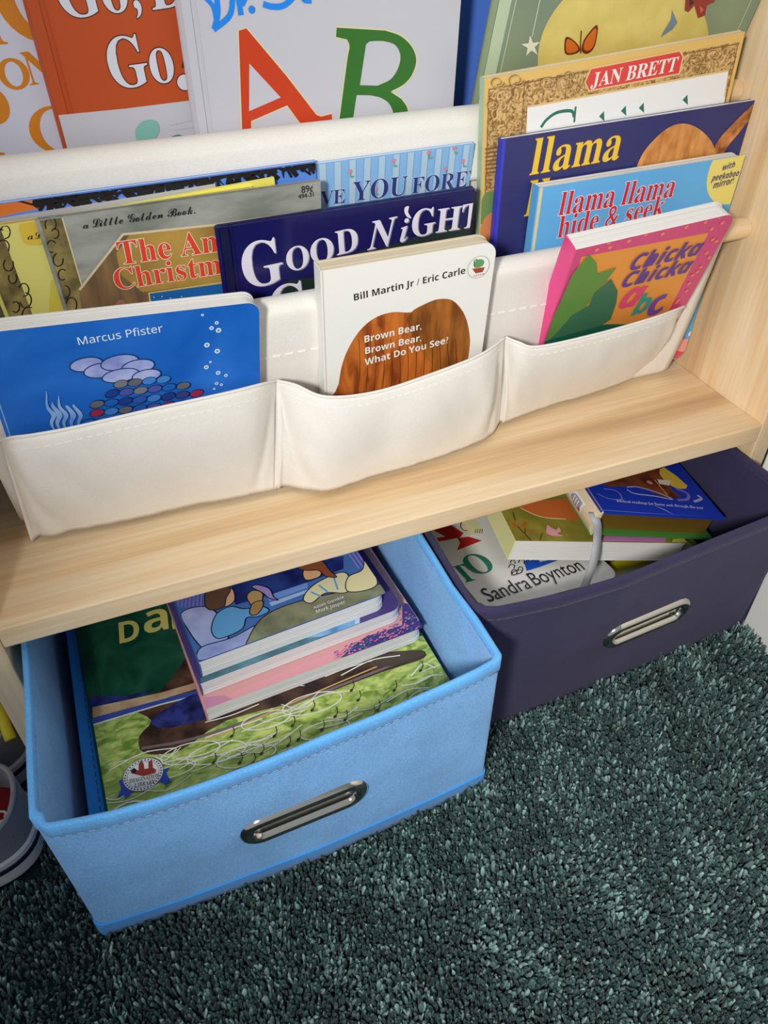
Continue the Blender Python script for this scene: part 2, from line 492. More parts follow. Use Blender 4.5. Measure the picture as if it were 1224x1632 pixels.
# seam of the lower sling seen between the two board books
m = MB()
for i in range(60):
    x = 0.03 + i * 0.0093; m.box(x, x + 0.0058, 0.0775, 0.0784, 0.2945, 0.2951)
m.v = [(x - 0.31, y - 0.14, z + 0.01) for x, y, z in m.v]
m.build('stitching', THREAD, low_sling)

# pockets: columns of (rim u, v, y) and (hem u, v, z)
HZ = 0.1885
COLS = [((0, 703, .0740), (50, 864, .186)), ((17, 697, .0575), (62, 853, HZ)), ((55, 692, .0525), (80, 853, HZ)), ((120, 680, .0505), (140, 841, HZ)), ((250, 650, .0490), (250, 818, HZ)),
        ((360, 626, .0510), (360, 796, HZ)), ((412, 613, .0570), (405, 787, HZ)), ((440, 606, .0700), (437, 780, HZ)),
        ((470, 613, .0580), (455, 774, HZ)), ((520, 632, .0455), (522, 780, HZ)), ((600, 624, .0430), (620, 753, HZ)), ((690, 595, .0450), (710, 725, HZ)),
        ((765, 565, .0530), (775, 698, HZ)), ((805, 537, .0700), (796, 672, HZ)),
        ((825, 545, .0600), (812, 671, HZ)), ((858, 552, .0530), (880, 646, HZ)), ((950, 532, .0520), (970, 618, HZ)), ((1035, 508, .0550), (1020, 597, HZ)),
        ((1072, 495, .0610), (1040, 578, .189)), ((1090, 488, .0705), (1054, 568, .190))]
cols = [(at_y(a[0], a[1], a[2]), at_z(*b)) for a, b in COLS]
FOLDS = {0: [((.02, .0), (.07, 1.), .0035, .015), ((.05, .1), (.34, .9), .0022, .05), ((.97, .1), (.86, 1.), .0022, .03)],
         7: [((.03, .0), (.30, 1.), .0042, .035), ((.02, .1), (.10, 1.1), -.0030, .03), ((.22, .5), (.36, 1.1), -.0028, .04), ((.55, .0), (.48, .8), .0016, .05), ((.97, .0), (.84, 1.05), .0040, .022), ((.93, .1), (.76, 1.), -.0022, .03)],
         13: [((.04, .0), (.20, 1.05), .0035, .03), ((.02, .2), (.10, 1.1), -.0022, .03), ((.98, .0), (.80, 1.), .0035, .03), ((.9, .1), (.70, 1.), -.002, .04)]}
def pocket(i0, i1, seed):
    K = 8
    rim = smooth_open([cols[i][0] for i in range(i0, i1 + 1)], K); hem = smooth_open([cols[i][1] for i in range(i0, i1 + 1)], K)
    NR = 22; rows = []
    n = len(rim)
    for k in range(NR + 1):
        t = k / NR; row = []
        for i in range(n):
            s = i / (n - 1); p = rim[i].lerp(hem[i], t)
            edge = min(1.0, 6 * min(s, 1 - s))
            p.y -= (0.0065 * math.sin(math.pi * t ** 0.8)) * edge
            p.y += 0.0022 * noise.noise((p.x * 26 + seed, p.z * 16, 1.7)) * edge * min(1, t * 5) + 0.0011 * noise.noise((p.x * 90 + p.z * 40, p.z * 22, seed)) * edge * min(1, t * 4)
            for (s0, t0), (s1, t1), am, wd_ in FOLDS[i0]:
                if min(t0, t1) - .15 < t < max(t0, t1) + .15:
                    q = (t - t0) / (t1 - t0); fade = max(0.0, 1 - abs(2 * q - 1) ** 3) if 0 < q < 1 else 0.0
                    p.y += am * fade * math.exp(-((s - s0 - (s1 - s0) * q) / wd_) ** 2)
            crease = 0.0012 * math.exp(-((p.x - (rim[0].x + 0.05 * t + 0.012)) / 0.006) ** 2) * t * (1 - t) * 4
            p.y += crease
            row.append(p)
        rows.append(row)
    m = MB(); m.loft(rows, False)
    m.v = [(x - 0.31, y - 0.14, z + 0.01) for x, y, z in m.v]
    o = m.build('pocket', CANVAS, low_sling, smooth=True, solid=0.0009)
    h = MB(); h.tube([p + Vector((0, -0.0005, 0)) for p in rim], 0.0011, 8)
    h.v = [(x - 0.31, y - 0.14, z + 0.01) for x, y, z in h.v]
    h.build('pocket_hem', CANVAS, low_sling, smooth=True)
    d = MB(); r4, r5 = rows[2], rows[2]
    acc = 0.0; on = True; seg = []
    for i in range(n - 1):
        a, b = r4[i], r4[i + 1]; st = max(1, int((b - a).length / 0.0011))
        for q in range(st):
            seg.append(a.lerp(b, q / st))
    for q in range(4, len(seg) - 6, 5):
        d.tube([seg[q] + Vector((0, -0.0008, 0)), seg[q + 1] + Vector((0, -0.0009, 0)), seg[q + 3] + Vector((0, -0.0008, 0))], 0.00024, 5)
    d.v = [(x - 0.31, y - 0.14, z + 0.01) for x, y, z in d.v]
    d.build('stitching', THREAD, low_sling)
pocket(0, 7, 2.0); pocket(7, 13, 5.0); pocket(13, 19, 9.0)

# ------------------------------------------------------------------ books standing in the upper sling
WHITE = ink((178, 178, 187)); CREAMC = ink((224, 220, 212)); BLACK = ink((30, 28, 30)); NAVY = ink((36, 34, 92)); INKBLUE = ink((22, 20, 66))
G = 'picture books standing in the upper sling'
def spl(p): return [tuple(q) for q in smooth_open(p, 5)]
def smooth_pts(a, b): return spl(a) + spl(b)
def art(A):
    c = lambda p: [(300 + x / 2.55, y / 2.55) for x, y in p]
    rd = ink((180, 56, 24)); gr = ink((46, 100, 36)); bl = ink((28, 122, 214)); pale = ink((196, 190, 150))
    outer = c([(205, 125), (236, 115), (400, 310), (500, 440), (520, 466), (540, 474), (583, 463), (586, 492), (466, 516), (402, 428), (255, 492), (257, 620), (222, 620)])
    hole = c([(248, 258), (376, 396), (247, 452)])
    A.line(outer, .0016, pale, closed=True); A.poly(outer, rd, [hole])
    B = c([(603, 112), (800, 124), (862, 146), (908, 190), (926, 245), (908, 305), (872, 345), (820, 372), (866, 402), (890, 440), (893, 500), (870, 570), (800, 640), (590, 660), (596, 600), (612, 500), (645, 250), (655, 190), (645, 160), (600, 150)])
    B = B[:1] + smooth_pts(B[1:8], B[8:19]) + B[19:]
    A.line(B, .0018, pale, closed=True)
    A.poly(B, gr, [c([(722, 180), (736, 168)]) + spl(c([(760, 166), (800, 168), (842, 184), (862, 226), (852, 278), (822, 322), (770, 348)])) + c([(697, 346)]), c([(684, 386)]) + spl(c([(740, 387), (784, 398), (818, 424), (834, 470), (826, 530), (780, 590)])) + c([(650, 610)])])
    A.line([(344, -12), (347, 20), (341, 47)], .0033, bl, sm=5); A.line([(326, -5), (340, 12), (346, 46)], .0026, bl, sm=5)
    A.line([(340, 47), (366, 24), (371, -10)], .0033, bl, sm=5); A.line([(378, -14), (384, 24)], .0033, bl); A.line([(385, 8), (392, -6), (398, -8)], .003, bl)
    A.oval((401, 15), .0021, .0021, bl); A.line([(419, 6), (432, 10), (450, 9), (466, -4), (470, -20)], .0033, bl, sm=5)
    A.line([(488, -14), (484, -2), (496, 0)], .0036, bl, sm=5)
book('picture_book', 'white hardcover with a big orange letter A and green letter B', frame_xz(0.1995, 0.295, 0.1555, 0.06), 0.181, 0.235, 0.0105, 'hard', WHITE, art=art, group=G)

def art(A):
    wh = ink((196, 196, 206)); dk = ink((70, 40, 30))
    A.poly([(30, 189), (88, 184), (200, 173), (320, 158), (420, 144), (420, 320), (30, 320)], WHITE)
    A.text('Go,', 'b', (101, 30), (226, 14), wh, 1.15, (dk, 0.016)); A.text('D', 'b', (243, 16), (300, 8), wh, 1.15, (dk, 0.016))
    A.text('Go', 'b', (182, 142), (281, 128), wh, 1.22, (dk, 0.016)); A.oval((294, 131), .0052, .0050, dk, n=20); A.oval((294, 131), .0046, .0044, wh, n=20); A.line([(291, 108), (300, 60)], .0016, dk)
    A.poly([(217, 205), (226, 194), (240, 190), (250, 194), (254, 206), (248, 220), (236, 227), (222, 228), (216, 218)], ink((116, 168, 158)), sm=4)
    A.poly([(262, 227), (272, 218), (285, 214), (292, 219), (288, 232), (272, 238)], ink((46, 124, 118)), sm=4)
    A.line([(270, 200), (310, 190)], .0006, ink((170, 172, 188))); A.line([(276, 207), (310, 202)], .0005, ink((170, 172, 188)))
book('picture_book', 'orange hardcover with white serif words above a white strip', frame_xz(0.1195, 0.292, 0.1680, 0.06, R(0.6)), 0.174, 0.235, 0.0105, 'hard', ink((170, 70, 28)), art=art, group=G)

def art(A):
    og = ink((198, 122, 28))
    A.oval((57, -8), .0225, .0235, og, hole=(.0120, .0175)); A.text('H', 'b', (-60, 76), (13, 70), og, 1.1)
    A.oval((22, 118), .0086, .0085, og, hole=(.0048, .0066)); A.text('N', 'b', (48, 136), (92, 130), og, 1.1)
    A.text('P', 'b', (-34, 252), (38, 243), og, 1.25); A.oval((90, 207), .0160, .0140, og, hole=(.0095, .0122))
book('picture_book', 'white hardcover with orange capital letters, leftmost book of the upper sling', frame_xz(0.004, 0.29, 0.1800, 0.06), 0.172, 0.235, 0.0105, 'hard', ink((196, 198, 214)), art=art, group=G)

book('picture_book', 'plain blue hardcover showing as a strip beside the pale green book', frame_xz(0.300, 0.287, 0.1960, 0.06), 0.175, 0.25, 0.011, 'hard', ink((74, 112, 200)), group=G)

def art(A):
    z = lambda p: [(740 + x / 2.529, y / 2.529) for x, y in p]
    sp = ink((172, 188, 160)); dk = ink((120, 138, 118)); ye = mottled('moon_yellow', (196, 178, 98), (210, 192, 114), 40)
    a0 = A.L((792, 0)); A.rect(0, 0, 0.0095, A.h, sp); A.rect(0.0095, 0, 0.0115, A.h, dk); A.rect(0.0125, 0, 0.0132, A.h, sp)
    A.rect(A.w - 0.0095, 0, A.w - 0.0088, A.h, sp)
    A.poly(z([(640 + 345 * math.cos(R(a_)), 205 + 330 * math.sin(R(a_)) - 40 * math.cos(R(a_))) for a_ in range(0, 360, 8)]), ye)
    st = []
    for i in range(10):
        r = 40 if i % 2 == 0 else 15; a = R(-96 + 36 * i); st.append((268 + r * math.cos(a), 186 + 1.12 * r * math.sin(a)))
    A.line(z([(306, -10), (272, 148)]), .0006, ink((196, 206, 184))); A.poly(z(st), ink((212, 210, 188)))
    A.poly(z([(836, 38), (858, 90), (838, 118), (790, 150), (800, 128), (830, 80)]), ink((112, 130, 140)))
    o1, o2 = ink((196, 100, 34)), ink((96, 44, 22))
    for w, f in (((404, 158), (420, 148), (455, 176), (464, 205), (430, 220), (404, 212)), 0), (((472, 205), (480, 160), (520, 108), (536, 102), (534, 140), (522, 190), (496, 215)), 0):
        A.poly(z(w), o2, sm=3); cx = sum(p[0] for p in w) / len(w); cy = sum(p[1] for p in w) / len(w)
        A.poly(z([(cx + (x - cx) * .78, cy + (y - cy) * .78) for x, y in w]), o1, sm=3)
    A.line(z([(470, 122), (466, 180), (468, 214)]), .0009, o2)
    A.poly(z([(890, -20), (886, 40), (900, 48), (925, 20), (940, 72), (968, 60), (975, 20), (1006, 6), (1010, -20)]), ink((140, 52, 44)))
    A.poly(z([(905, -10), (905, 25), (925, 8)]), ink((60, 40, 40))); A.poly(z([(945, 20), (950, 52), (962, 36)]), ink((196, 96, 70)))
sgn = Vector((0, -1, -0.30)).normalized(); sx = on_plane(781, 40, (0, 0.137, 0.452), sgn)
Ms = frame_xz(0, 0, 0.137, 0.30); Us = Ms.to_3x3() @ Vector((0, 1, 0))
Ms.translation = Vector((0.3985, 0.137, 0.452)) - Us * 0.125
book('picture_book', 'sage green hardcover with a yellow moon, white star and orange butterfly', Ms, 0.2185, 0.26, 0.0095, 'hard', mottled('sage_cover', (112, 130, 112), (130, 142, 112), 12), art=art, group=G)

# ------------------------------------------------------------------ books standing in the lower sling
G = 'picture books standing in the lower sling'
def art(A):
    z = lambda p: [(740 + x / 2.529, y / 2.529) for x, y in p]
    dk = ink((118, 88, 50)); li = ink((206, 176, 122)); dkc = ink((132, 100, 56)); lic = ink((190, 158, 104)); red = ink((200, 62, 58))
    A.rect(0, 0, A.w, A.h, ink((206, 170, 98))); A.rect(.003, 0, A.w - .003, A.h - .006, mottled('carved_frame', (120, 88, 44), (204, 168, 112), 190, distortion=2.2, lo=.38, hi=.6))
    for x in (.0034, A.w - .0045, .0300): A.rect(x, 0, x + .0007, A.h - .007, dk)
    A.rect(.003, A.h - .0075, A.w - .003, A.h - .0068, dk)
    for k in range(26): A.line([z([(1070 + 2 + (80 - k * 3.2) * .12 + (52 - k * 3), 150 + k * 22)])[0], z([(1092 + (80 - k * 3.2) * .12 + (52 - k * 3), 166 + k * 22)])[0]], .0022, li, taper=True)
    for (x, y, r) in ((130, 330, 30), (205, 320, 34), (110, 420, 26), (200, 500, 40), (120, 540, 28), (330, 330, 34), (400, 330, 40), (420, 300, 22), (930, 240, 32), (1000, 215, 36), (960, 270, 20)):
        sp = [(x + r * (1 - k / 18) * math.cos(k * .8), y + r * .8 * (1 - k / 18) * math.sin(k * .8)) for k in range(11)]
        A.line(z(sp), .0007, dkc, sm=3); A.line(z([(p[0] + 4, p[1] + 3) for p in sp]), .0005, lic, sm=3)
    for y in range(590, 700, 16): A.line(z([(82, y + 10), (228, y - 10)]), .0012, dk)
    A.poly(z([(70, 800), (100, 770), (140, 800), (120, 880), (60, 900)]), ink((96, 128, 70)), sm=3); A.poly(z([(70, 900), (90, 868), (120, 860), (130, 960), (60, 960)]), ink((196, 120, 70)), sm=3)
    A.poly(z([(252, 432), (1062, 284), (1020, 600), (300, 700), (238, 660)]), ink((238, 234, 236))); A.line(z([(240, 660), (252, 430), (1062, 283), (1046, 390)]), .0013, li)
    A.poly(z([(505, 272), (868, 200), (882, 226), (866, 300), (498, 369), (480, 330)]), li); A.poly(z([(509, 278), (864, 207), (876, 228), (861, 294), (501, 362), (486, 330)]), red)
    A.text('JAN BRETT', 'b', *z([(505, 352), (848, 284)]), ink((240, 214, 206)), 1.0, shear=.12)
    te = ink((34, 104, 86))
    A.line(z([(306, 512), (330, 480), (372, 452), (428, 446), (440, 470)]), .0022, te, sm=5); A.line(z([(446, 428), (440, 492)]), .0016, te)
    for x, y in ((552, 462), (640, 440), (712, 428), (888, 396)): A.poly(z([(x - 12, y + 6), (x + 8, y - 16), (x + 10, y + 26)]), te)
Mb, wb = frame_up((772, 125), (1188, 50), 0.1135, 0.255, 0.03, 0.45)
book('picture_book', 'tan carved-frame cover with a red banner holding a white name', Mb, wb, 0.255, 0.0058, 'paper', ink((206, 170, 98)), spine=ink((150, 176, 150)), page=WHITEP, art=art, group=G)

def art(A):
    z = lambda p: [(740 + x / 2.529, y / 2.529) for x, y in p]
    ye = ink((226, 182, 62)); ol = ink((122, 70, 30))
    A.rect(0, 0, .0032, A.h, ink((52, 58, 178)))
    A.text('llama', 'b', *z([(262, 706), (620, 640)]), ye, 1.15, (ol, .012), shear=.10)
    A.text('llama', 'b', *z([(240, 872), (600, 806)]), ye, 1.15, (ol, .012), shear=.10)
    hl = mottled('tan_hill', (166, 104, 52), (206, 146, 82), 120, stretch=(1, .4, 1))
    A.poly(z([(690, 700), (712, 630), (752, 575), (812, 520), (870, 498), (925, 508), (975, 545), (1010, 600), (1040, 700), (900, 800), (720, 780)]), hl, sm=4)
    A.poly(z([(1010, 585), (1080, 500), (1180, 404), (1186, 428), (1110, 530), (1060, 590), (1030, 640)]), mottled('tan_ridge', (120, 66, 36), (196, 132, 74), 90), sm=3)
Mb, wb = frame_up((800, 222), (1203, 160), 0.1082, 0.2185, 0.04, 0.41)
book('picture_book', 'navy cover with tall yellow lettering behind the sky-blue board book', Mb, wb, 0.2185, 0.0046, 'paper', ink((44, 46, 98)), spine=ink((52, 58, 178)), page=WHITEP, art=art, group=G)

def art(A):
    z = lambda p: [(760 + x / 2.638, 220 + y / 2.638) for x, y in p]
    rd = ink((190, 44, 56)); wh = ink((236, 226, 230)); pu = ink((60, 46, 100))
    A.rect(0, 0, .0030, A.h, ink((206, 196, 150)))
    A.oval(z([(1110, 118)])[0], .0315, .0300, ink((218, 204, 112)), n=40)
    A.text('llama llama', 'b', *z([(340, 326), (822, 246)]), rd, 1.25, (wh, .02), shear=.06); A.text('hide & seek', 'b', *z([(336, 420), (778, 326)]), rd, 1.25, (wh, .02), shear=.06)
    A.text('with', 'sbi', *z([(1030, 136), (1082, 122)]), pu, 1.1); A.text('peekaboo', 'sbi', *z([(984, 182), (1098, 158)]), pu, 1.2); A.text('mirror!', 'sbi', *z([(990, 212), (1076, 190)]), pu, 1.2)
    A.poly(z([(800, 910), (815, 860), (850, 842), (890, 845), (884, 880), (850, 905)]), ink((224, 150, 140)), sm=4)
    A.poly(z([(790, 925), (800, 890), (835, 892), (870, 900), (840, 925)]), ink((206, 70, 86))); A.poly(z([(826, 850), (834, 822), (850, 818), (880, 842), (850, 846)]), ink((136, 116, 186)), sm=3)
    A.poly(z([(850, 790), (905, 650), (925, 628), (918, 700), (880, 770)]), ink((186, 66, 84)), sm=4)
    A.oval(z([(893, 822)])[0], .0016, .0024, ink((230, 236, 240)))
Mb, wb = frame_up((860, 299), (1189, 246), 0.0985, 0.184, 0.045, 0.375)
book('board_book', 'sky-blue board book with red lettering and a yellow corner circle', Mb, wb, 0.184, 0.0088, 'board', ink((92, 164, 214)), page=WHITEP, art=art, group=G)

def art(A):
    c = lambda p: [(340 + x / 2.661, 220 + y / 2.661) for x, y in p]
    wh = ink((204, 200, 212)); sh = ink((120, 116, 140))
    A.poly(c([(150, 720), (260, 690), (300, 610), (420, 590), (520, 540), (620, 480), (700, 470), (800, 440), (1150, 380), (1150, 900), (60, 900)]), ink((26, 40, 36)), sm=2)
    for t, a, b, k in (('G', (136, 640), (302, 604), 1.22), ('O', (314, 566), (408, 546), 1.12), ('O', (416, 536), (512, 514), 1.1), ('D', (522, 496), (614, 474), 1.1),
                       ('N', (652, 474), (778, 446), 1.1), ('i', (790, 440), (826, 432), 1.0), ('G', (838, 420), (936, 402), 1.15), ('H', (940, 400), (1042, 384), 1.0), ('T', (1046, 384), (1120, 370), 1.15), ('G', (256, 800), (410, 760), 1.2)):
        q = c([a, b]); A.text(t, 'bi' if t in 'Ni' else 'b', (q[0][0] + 1.6, q[0][1] + 1.2), (q[1][0] + 1.6, q[1][1] + 1.2), sh, k); A.text(t, 'bi' if t in 'Ni' else 'b', q[0], q[1], wh, k)
    A.poly(c([(812, 290), (828, 288), (824, 312), (838, 338), (818, 330), (808, 308)]), wh, sm=3)
    A.rect(.0005, 0, .0060, A.h, ink((14, 14, 54)))
Mb, wb = frame_up((348, 364), (757, 301), 0.0955, 0.187, 0.15, 0.38)
book('picture_book', 'glossy dark navy cover with pale curly lettering in the middle of the lower sling', Mb, wb, 0.187, 0.0052, 'hard', ink((20, 18, 76), rough=.2), page=WHITEP, art=art, group=G)

GOLD = mottled('gilt_spine_print', (70, 66, 44), (150, 132, 80), 55, .32)
def gilt(A, z, seeds):
    for x, y, r in seeds:
        A.line(z([(x + r * math.cos(k * .9 + x), y + r * 1.3 * math.sin(k * .9 + x)) for k in range(6)]), .0007, BLACK, sm=4)
def art(A):
    z = lambda p: [(x / 2.914, 300 + y / 2.914) for x, y in p]
    rd = ink((206, 62, 38)); wh = ink((232, 210, 190)); tan = ink((152, 124, 62))
    A.rect(0, 0, .0125, A.h, GOLD); A.rect(.0125, 0, .0133, A.h, ink((196, 186, 150)))
    gilt(A, z, ((235, 170, 26), (255, 210, 18), (240, 270, 22), (270, 330, 24), (290, 400, 20), (300, 480, 24), (330, 540, 26), (310, 600, 24), (340, 640, 20)))
    A.poly(z([(368, 470), (570, 212), (1015, 165), (1540, 88), (1540, 900), (420, 900)]), mottled('old_timber', (96, 78, 58), (128, 100, 66), 40, stretch=(3, .5, 1)))
    A.poly(z([(600, 215), (1015, 170), (1540, 92), (1540, 360), (1040, 432), (660, 480), (560, 400), (540, 300)]), mottled('warm_timber', (140, 110, 54), (172, 138, 66), 30))
    A.line(z([(368, 470), (570, 212), (1015, 166), (1540, 90)]), .0016, ink((196, 180, 150)))
    bl = ink((26, 92, 158)); A.poly(z([(692, 486), (1040, 436), (1400, 380), (1400, 760), (740, 800)]), bl); A.line(z([(740, 800), (690, 484), (1040, 434)]), .0014, ink((190, 170, 90)))
    for _ in range(26): x = random.uniform(700, 1030); A.oval(z([(x, 500 + random.uniform(0, 120) - .14 * (x - 700))])[0], .0004, .0004, ink((220, 230, 240)), n=8)
    A.poly(z([(470, 590), (500, 562), (560, 560), (600, 580), (600, 640), (470, 640)]), ink((70, 60, 70)), sm=3); A.poly(z([(520, 560), (548, 520), (572, 516), (590, 552), (560, 580)]), ink((150, 100, 80)), sm=3)
    A.text('a', 'script', *z([(386, 186), (412, 182)]), BLACK); A.text('Little Golden Book.', 'script', *z([(428, 180), (905, 114)]), BLACK, 1.15)
    A.text("The An", 'b', *z([(558, 352), (1014, 290)]), rd, 1.12, (wh, .018)); A.text("Christm", 'b', *z([(540, 470), (1030, 392)]), rd, 1.1, (wh, .018))
    A.text('89\u00a2', None, (480, 307), (498, 304), BLACK, 1.2); A.text('494-31', None, (475, 316), (499, 312), BLACK, 1.1)
Mb, wb = frame_up((62, 351), (511, 289), 0.1032, 0.203, 0.15, 0.39)
book('picture_book', 'thin grey-washed picture book with red words and script heading', Mb, wb, 0.203, 0.0036, 'hard', mottled('grey_wash', (112, 116, 108), (150, 152, 146), 26, .35, stretch=(1, 3, 1)), page=CREAM, art=art, group=G)
def art(A):
    z = lambda p: [(x / 7.42, 300 + y / 7.42) for x, y in p]
    A.rect(0, 0, .0140, A.h, GOLD)
    gilt(A, z, ((60, 520, 60), (40, 700, 70), (100, 900, 60), (150, 1060, 50), (280, 1200, 60), (300, 1320, 70), (340, 1500, 80), (180, 1400, 50), (20, 440, 40)))
    A.poly(z([(235, 380), (430, 360), (500, 640), (420, 665), (300, 655), (255, 560)]), ink((206, 176, 62)), sm=2)
    A.poly(z([(600, 1080), (640, 1080), (900, 1700), (560, 1700)]), ink((200, 184, 74)))
    A.text('a', 'script', *z([(330, 605), (400, 595)]), BLACK); A.text('L', 'script', *z([(415, 596), (520, 580)]), BLACK)
Mb, wb = frame_up((-42, 366), (404, 300), 0.1072, 0.200, 0.15, 0.39)
book('picture_book', 'thin yellow picture book showing a strip left of the grey-washed one', Mb, wb, 0.200, 0.0034, 'hard', ink((208, 200, 112)), page=CREAM, art=art, group=G)
def art(A):
    z = lambda p: [(x / 7.42, 300 + y / 7.42) for x, y in p]
    A.poly(z([(-300, 860), (0, 850), (60, 1000), (120, 1200), (110, 1370), (60, 1400), (0, 1370), (-300, 1380)]), ink((150, 176, 70)), sm=3)
    A.poly(z([(-300, 1400), (60, 1412), (140, 1380), (300, 1800), (-300, 1800)]), ink((150, 120, 116)))
Mb, wb = frame_up((-120, 378), (290, 318), 0.1108, 0.198, 0.15, 0.39)
book('picture_book', 'thin dark green picture book at the left end of the lower sling', Mb, 0.160, 0.198, 0.0018, 'hard', ink((66, 72, 50)), spine=ink((196, 176, 60)), page=CREAM, art=art, group=G)
Mb, wb = frame_up((130, 340), (437, 283), 0.1108, 0.2045, 0.15, 0.39)
book('picture_book', 'thin book showing only a bright yellow top edge behind the grey-washed one', Mb, wb, 0.2045, 0.0018, 'paper', ink((218, 206, 92)), page=CREAM, group=G)
Mb, wb = frame_up((-70, 361), (343, 293), 0.1128, 0.204, 0.15, 0.40)
book('picture_book', 'thin silver-grey book whose white page edges show above the yellow and grey-washed ones', Mb, wb, 0.204, 0.0015, 'paper', ink((176, 174, 180)), page=WHITEP, group=G)
def art(A):
    z = lambda p: [(x / 2.914, 300 - 300 + y / 2.914) for x, y in p]
    og = ink((206, 112, 50)); A.poly(z([(-200, 940), (0, 925), (120, 905), (165, 925), (195, 960), (100, 985), (-200, 1040)]), og, sm=2); A.line(z([(-40, 945), (60, 930), (150, 950), (185, 962)]), .0012, BLACK, sm=4)
    random.seed(9)
    for k in range(60):
        x = 180 + k * 22; y = 938 - .142 * (x - 190)
        A.line(z([(x + random.uniform(-22, 22), y - 20), (x + random.uniform(-14, 34), y - 4), (x + random.uniform(-34, 14), y + 10), (x + random.uniform(-26, 30), y + 44)]), random.uniform(.0013, .0044), BLACK, sm=4, taper=k % 3 == 0)
        if k % 3 == 0: A.line(z([(x - 30, y + random.uniform(-20, 24)), (x + 6, y + random.uniform(-24, 10)), (x + 34, y + random.uniform(-10, 26)), (x + 50, y + random.uniform(-24, 8))]), random.uniform(.0014, .0026), BLACK, sm=5)
        if k % 7 == 0: A.oval(z([(x, y + random.uniform(-6, 16))])[0], .0042, .0030, BLACK, random.uniform(0, 90), n=12)
Mb, wb = frame_up((-30, 328), (503, 257), 0.1146, 0.207, 0.15, 0.40)
book('picture_book', 'blue cover with black scribbles and an orange patch behind the thin books', Mb, wb, 0.207, 0.0026, 'paper', ink((84, 132, 214)), page=WHITEP, art=art, group=G)
def art(A):
    c = lambda p: [(340 + x / 2.661, 220 + y / 2.661) for x, y in p]
    nv = ink((44, 56, 120)); li = ink((160, 186, 206)); pk = ink((206, 120, 140)); gn = ink((90, 150, 120))
    for k in range(24): x = .0040 + k * .0105; A.rect(x, 0, x + .0045, A.h, li)
    for x, y in ((580, 140), (685, 215), (765, 95), (912, 60), (985, 128), (1058, 96), (1020, 40), (1040, 190)):
        A.oval(c([(x, y)])[0], .0016, .0016, pk, n=10); A.line(c([(x, y + 4), (x + 2, y + 26)]), .0008, gn); A.oval(c([(x + 8, y + 22)])[0], .0014, .0007, gn, n=8)
    for t, a, b in (('VE', (452, 284), (556, 272)), ('YOU', (588, 266), (816, 238)), ('FOREV', (838, 234), (1128, 196))): A.text(t, 'b', *c([a, b]), nv, 1.05, (ink((190, 206, 226)), .014))
Mb, wb = frame_up((240, 296), (756, 228), 0.1176, 0.203, 0.15, 0.40)
book('picture_book', 'pale blue striped cover with navy capitals under the upper canvas roll', Mb, wb, 0.203, 0.0028, 'paper', ink((124, 168, 212)), page=WHITEP, art=art, group=G)

# ------------------------------------------------------------------ board books in the three pockets
G = 'board books in the canvas pockets'
def art(A):
    z = lambda p: [(x / 2.914, 300 + y / 2.914) for x, y in p]
    wh = ink((206, 222, 240))
    A.rect(.0012, 0, .0020, A.h, ink((120, 160, 210)))
    A.text('Marcus Pfister', 's', *z([(366, 728), (757, 666)]), wh, 1.0)
    for x, y, r in ((940, 588, 5), (1006, 624, 7), (982, 648, 8), (1014, 658, 10), (960, 726, 10), (1008, 754, 10), (976, 804, 5), (957, 828, 9), (1012, 854, 9), (1048, 866, 7), (1005, 903, 7), (1027, 909, 6), (994, 928, 5), (1022, 962, 7)):
        A.oval(z([(x, y)])[0], r * .00018, r * .00018, wh, n=10)
        A.oval(z([(x, y)])[0], r * .0001, r * .0001, ink((70, 140, 210)), n=8)
    # a mound of smooth coloured pebbles with pale blue weed
    we = mottled('pale_weed', (90, 140, 206), (150, 178, 220), 60); lav = mottled('pale_pebble', (120, 130, 190), (160, 170, 212), 60)
    for x0, y1, w_ in ((205, 940, .0030), (232, 990, .0036), (262, 960, .0030), (296, 1010, .0034), (330, 1000, .0028)):
        A.line(z([(x0 + 60, 1140), (x0 + 34, 1090), (x0 + 44, 1050), (x0 + 14, 1010), (x0 + 10, y1)]), w_, we, sm=5, taper=True)
    for x, y, rx, ry in ((400, 815, .0092, .0046), (470, 842, .0100, .0050), (555, 806, .0110, .0052), (640, 826, .0098, .0050), (560, 866, .0110, .0046), (680, 866, .0086, .0042)):
        A.oval(z([(x, y)])[0], rx + .0008, ry + .0008, ink((18, 52, 104)), 4, n=24); A.oval(z([(x, y)])[0], rx, ry, lav, 4, n=24)
    random.seed(3)
    pal = [(30, 58, 128), (44, 84, 160), (92, 96, 100), (112, 112, 116), (58, 62, 120), (22, 110, 96), (150, 40, 70), (70, 80, 150), (26, 90, 170), (60, 120, 190)]
    for row, (y0, x0, x1) in enumerate(((890, 560, 800), (930, 500, 860), (972, 450, 920), (1012, 430, 960), (1052, 410, 980), (1092, 410, 980))):
        x = x0 + row % 2 * 20
        while x < x1:
            c = random.choice(pal); A.oval(z([(x, y0 - (x - 700) * .11)])[0], .0049, .0032, ink((14, 34, 80)), 8 + random.uniform(-14, 14), n=18)
            A.oval(z([(x, y0 - (x - 700) * .11)])[0], .0043, .0027, ink(c), 8, n=18); x += 66
Mb, wb = frame_up((-43, 533), (413, 481), 0.0592, 0.138, 0.15, 0.34)
book('board_book', 'ocean-blue board book with bubbles in the left canvas pocket', Mb, wb, 0.138, 0.0135, 'board', mottled('ocean_print', (18, 84, 170), (46, 112, 200), 9, .3, distortion=1.0), page=WHITEP, art=art, group=G, rr=.008)
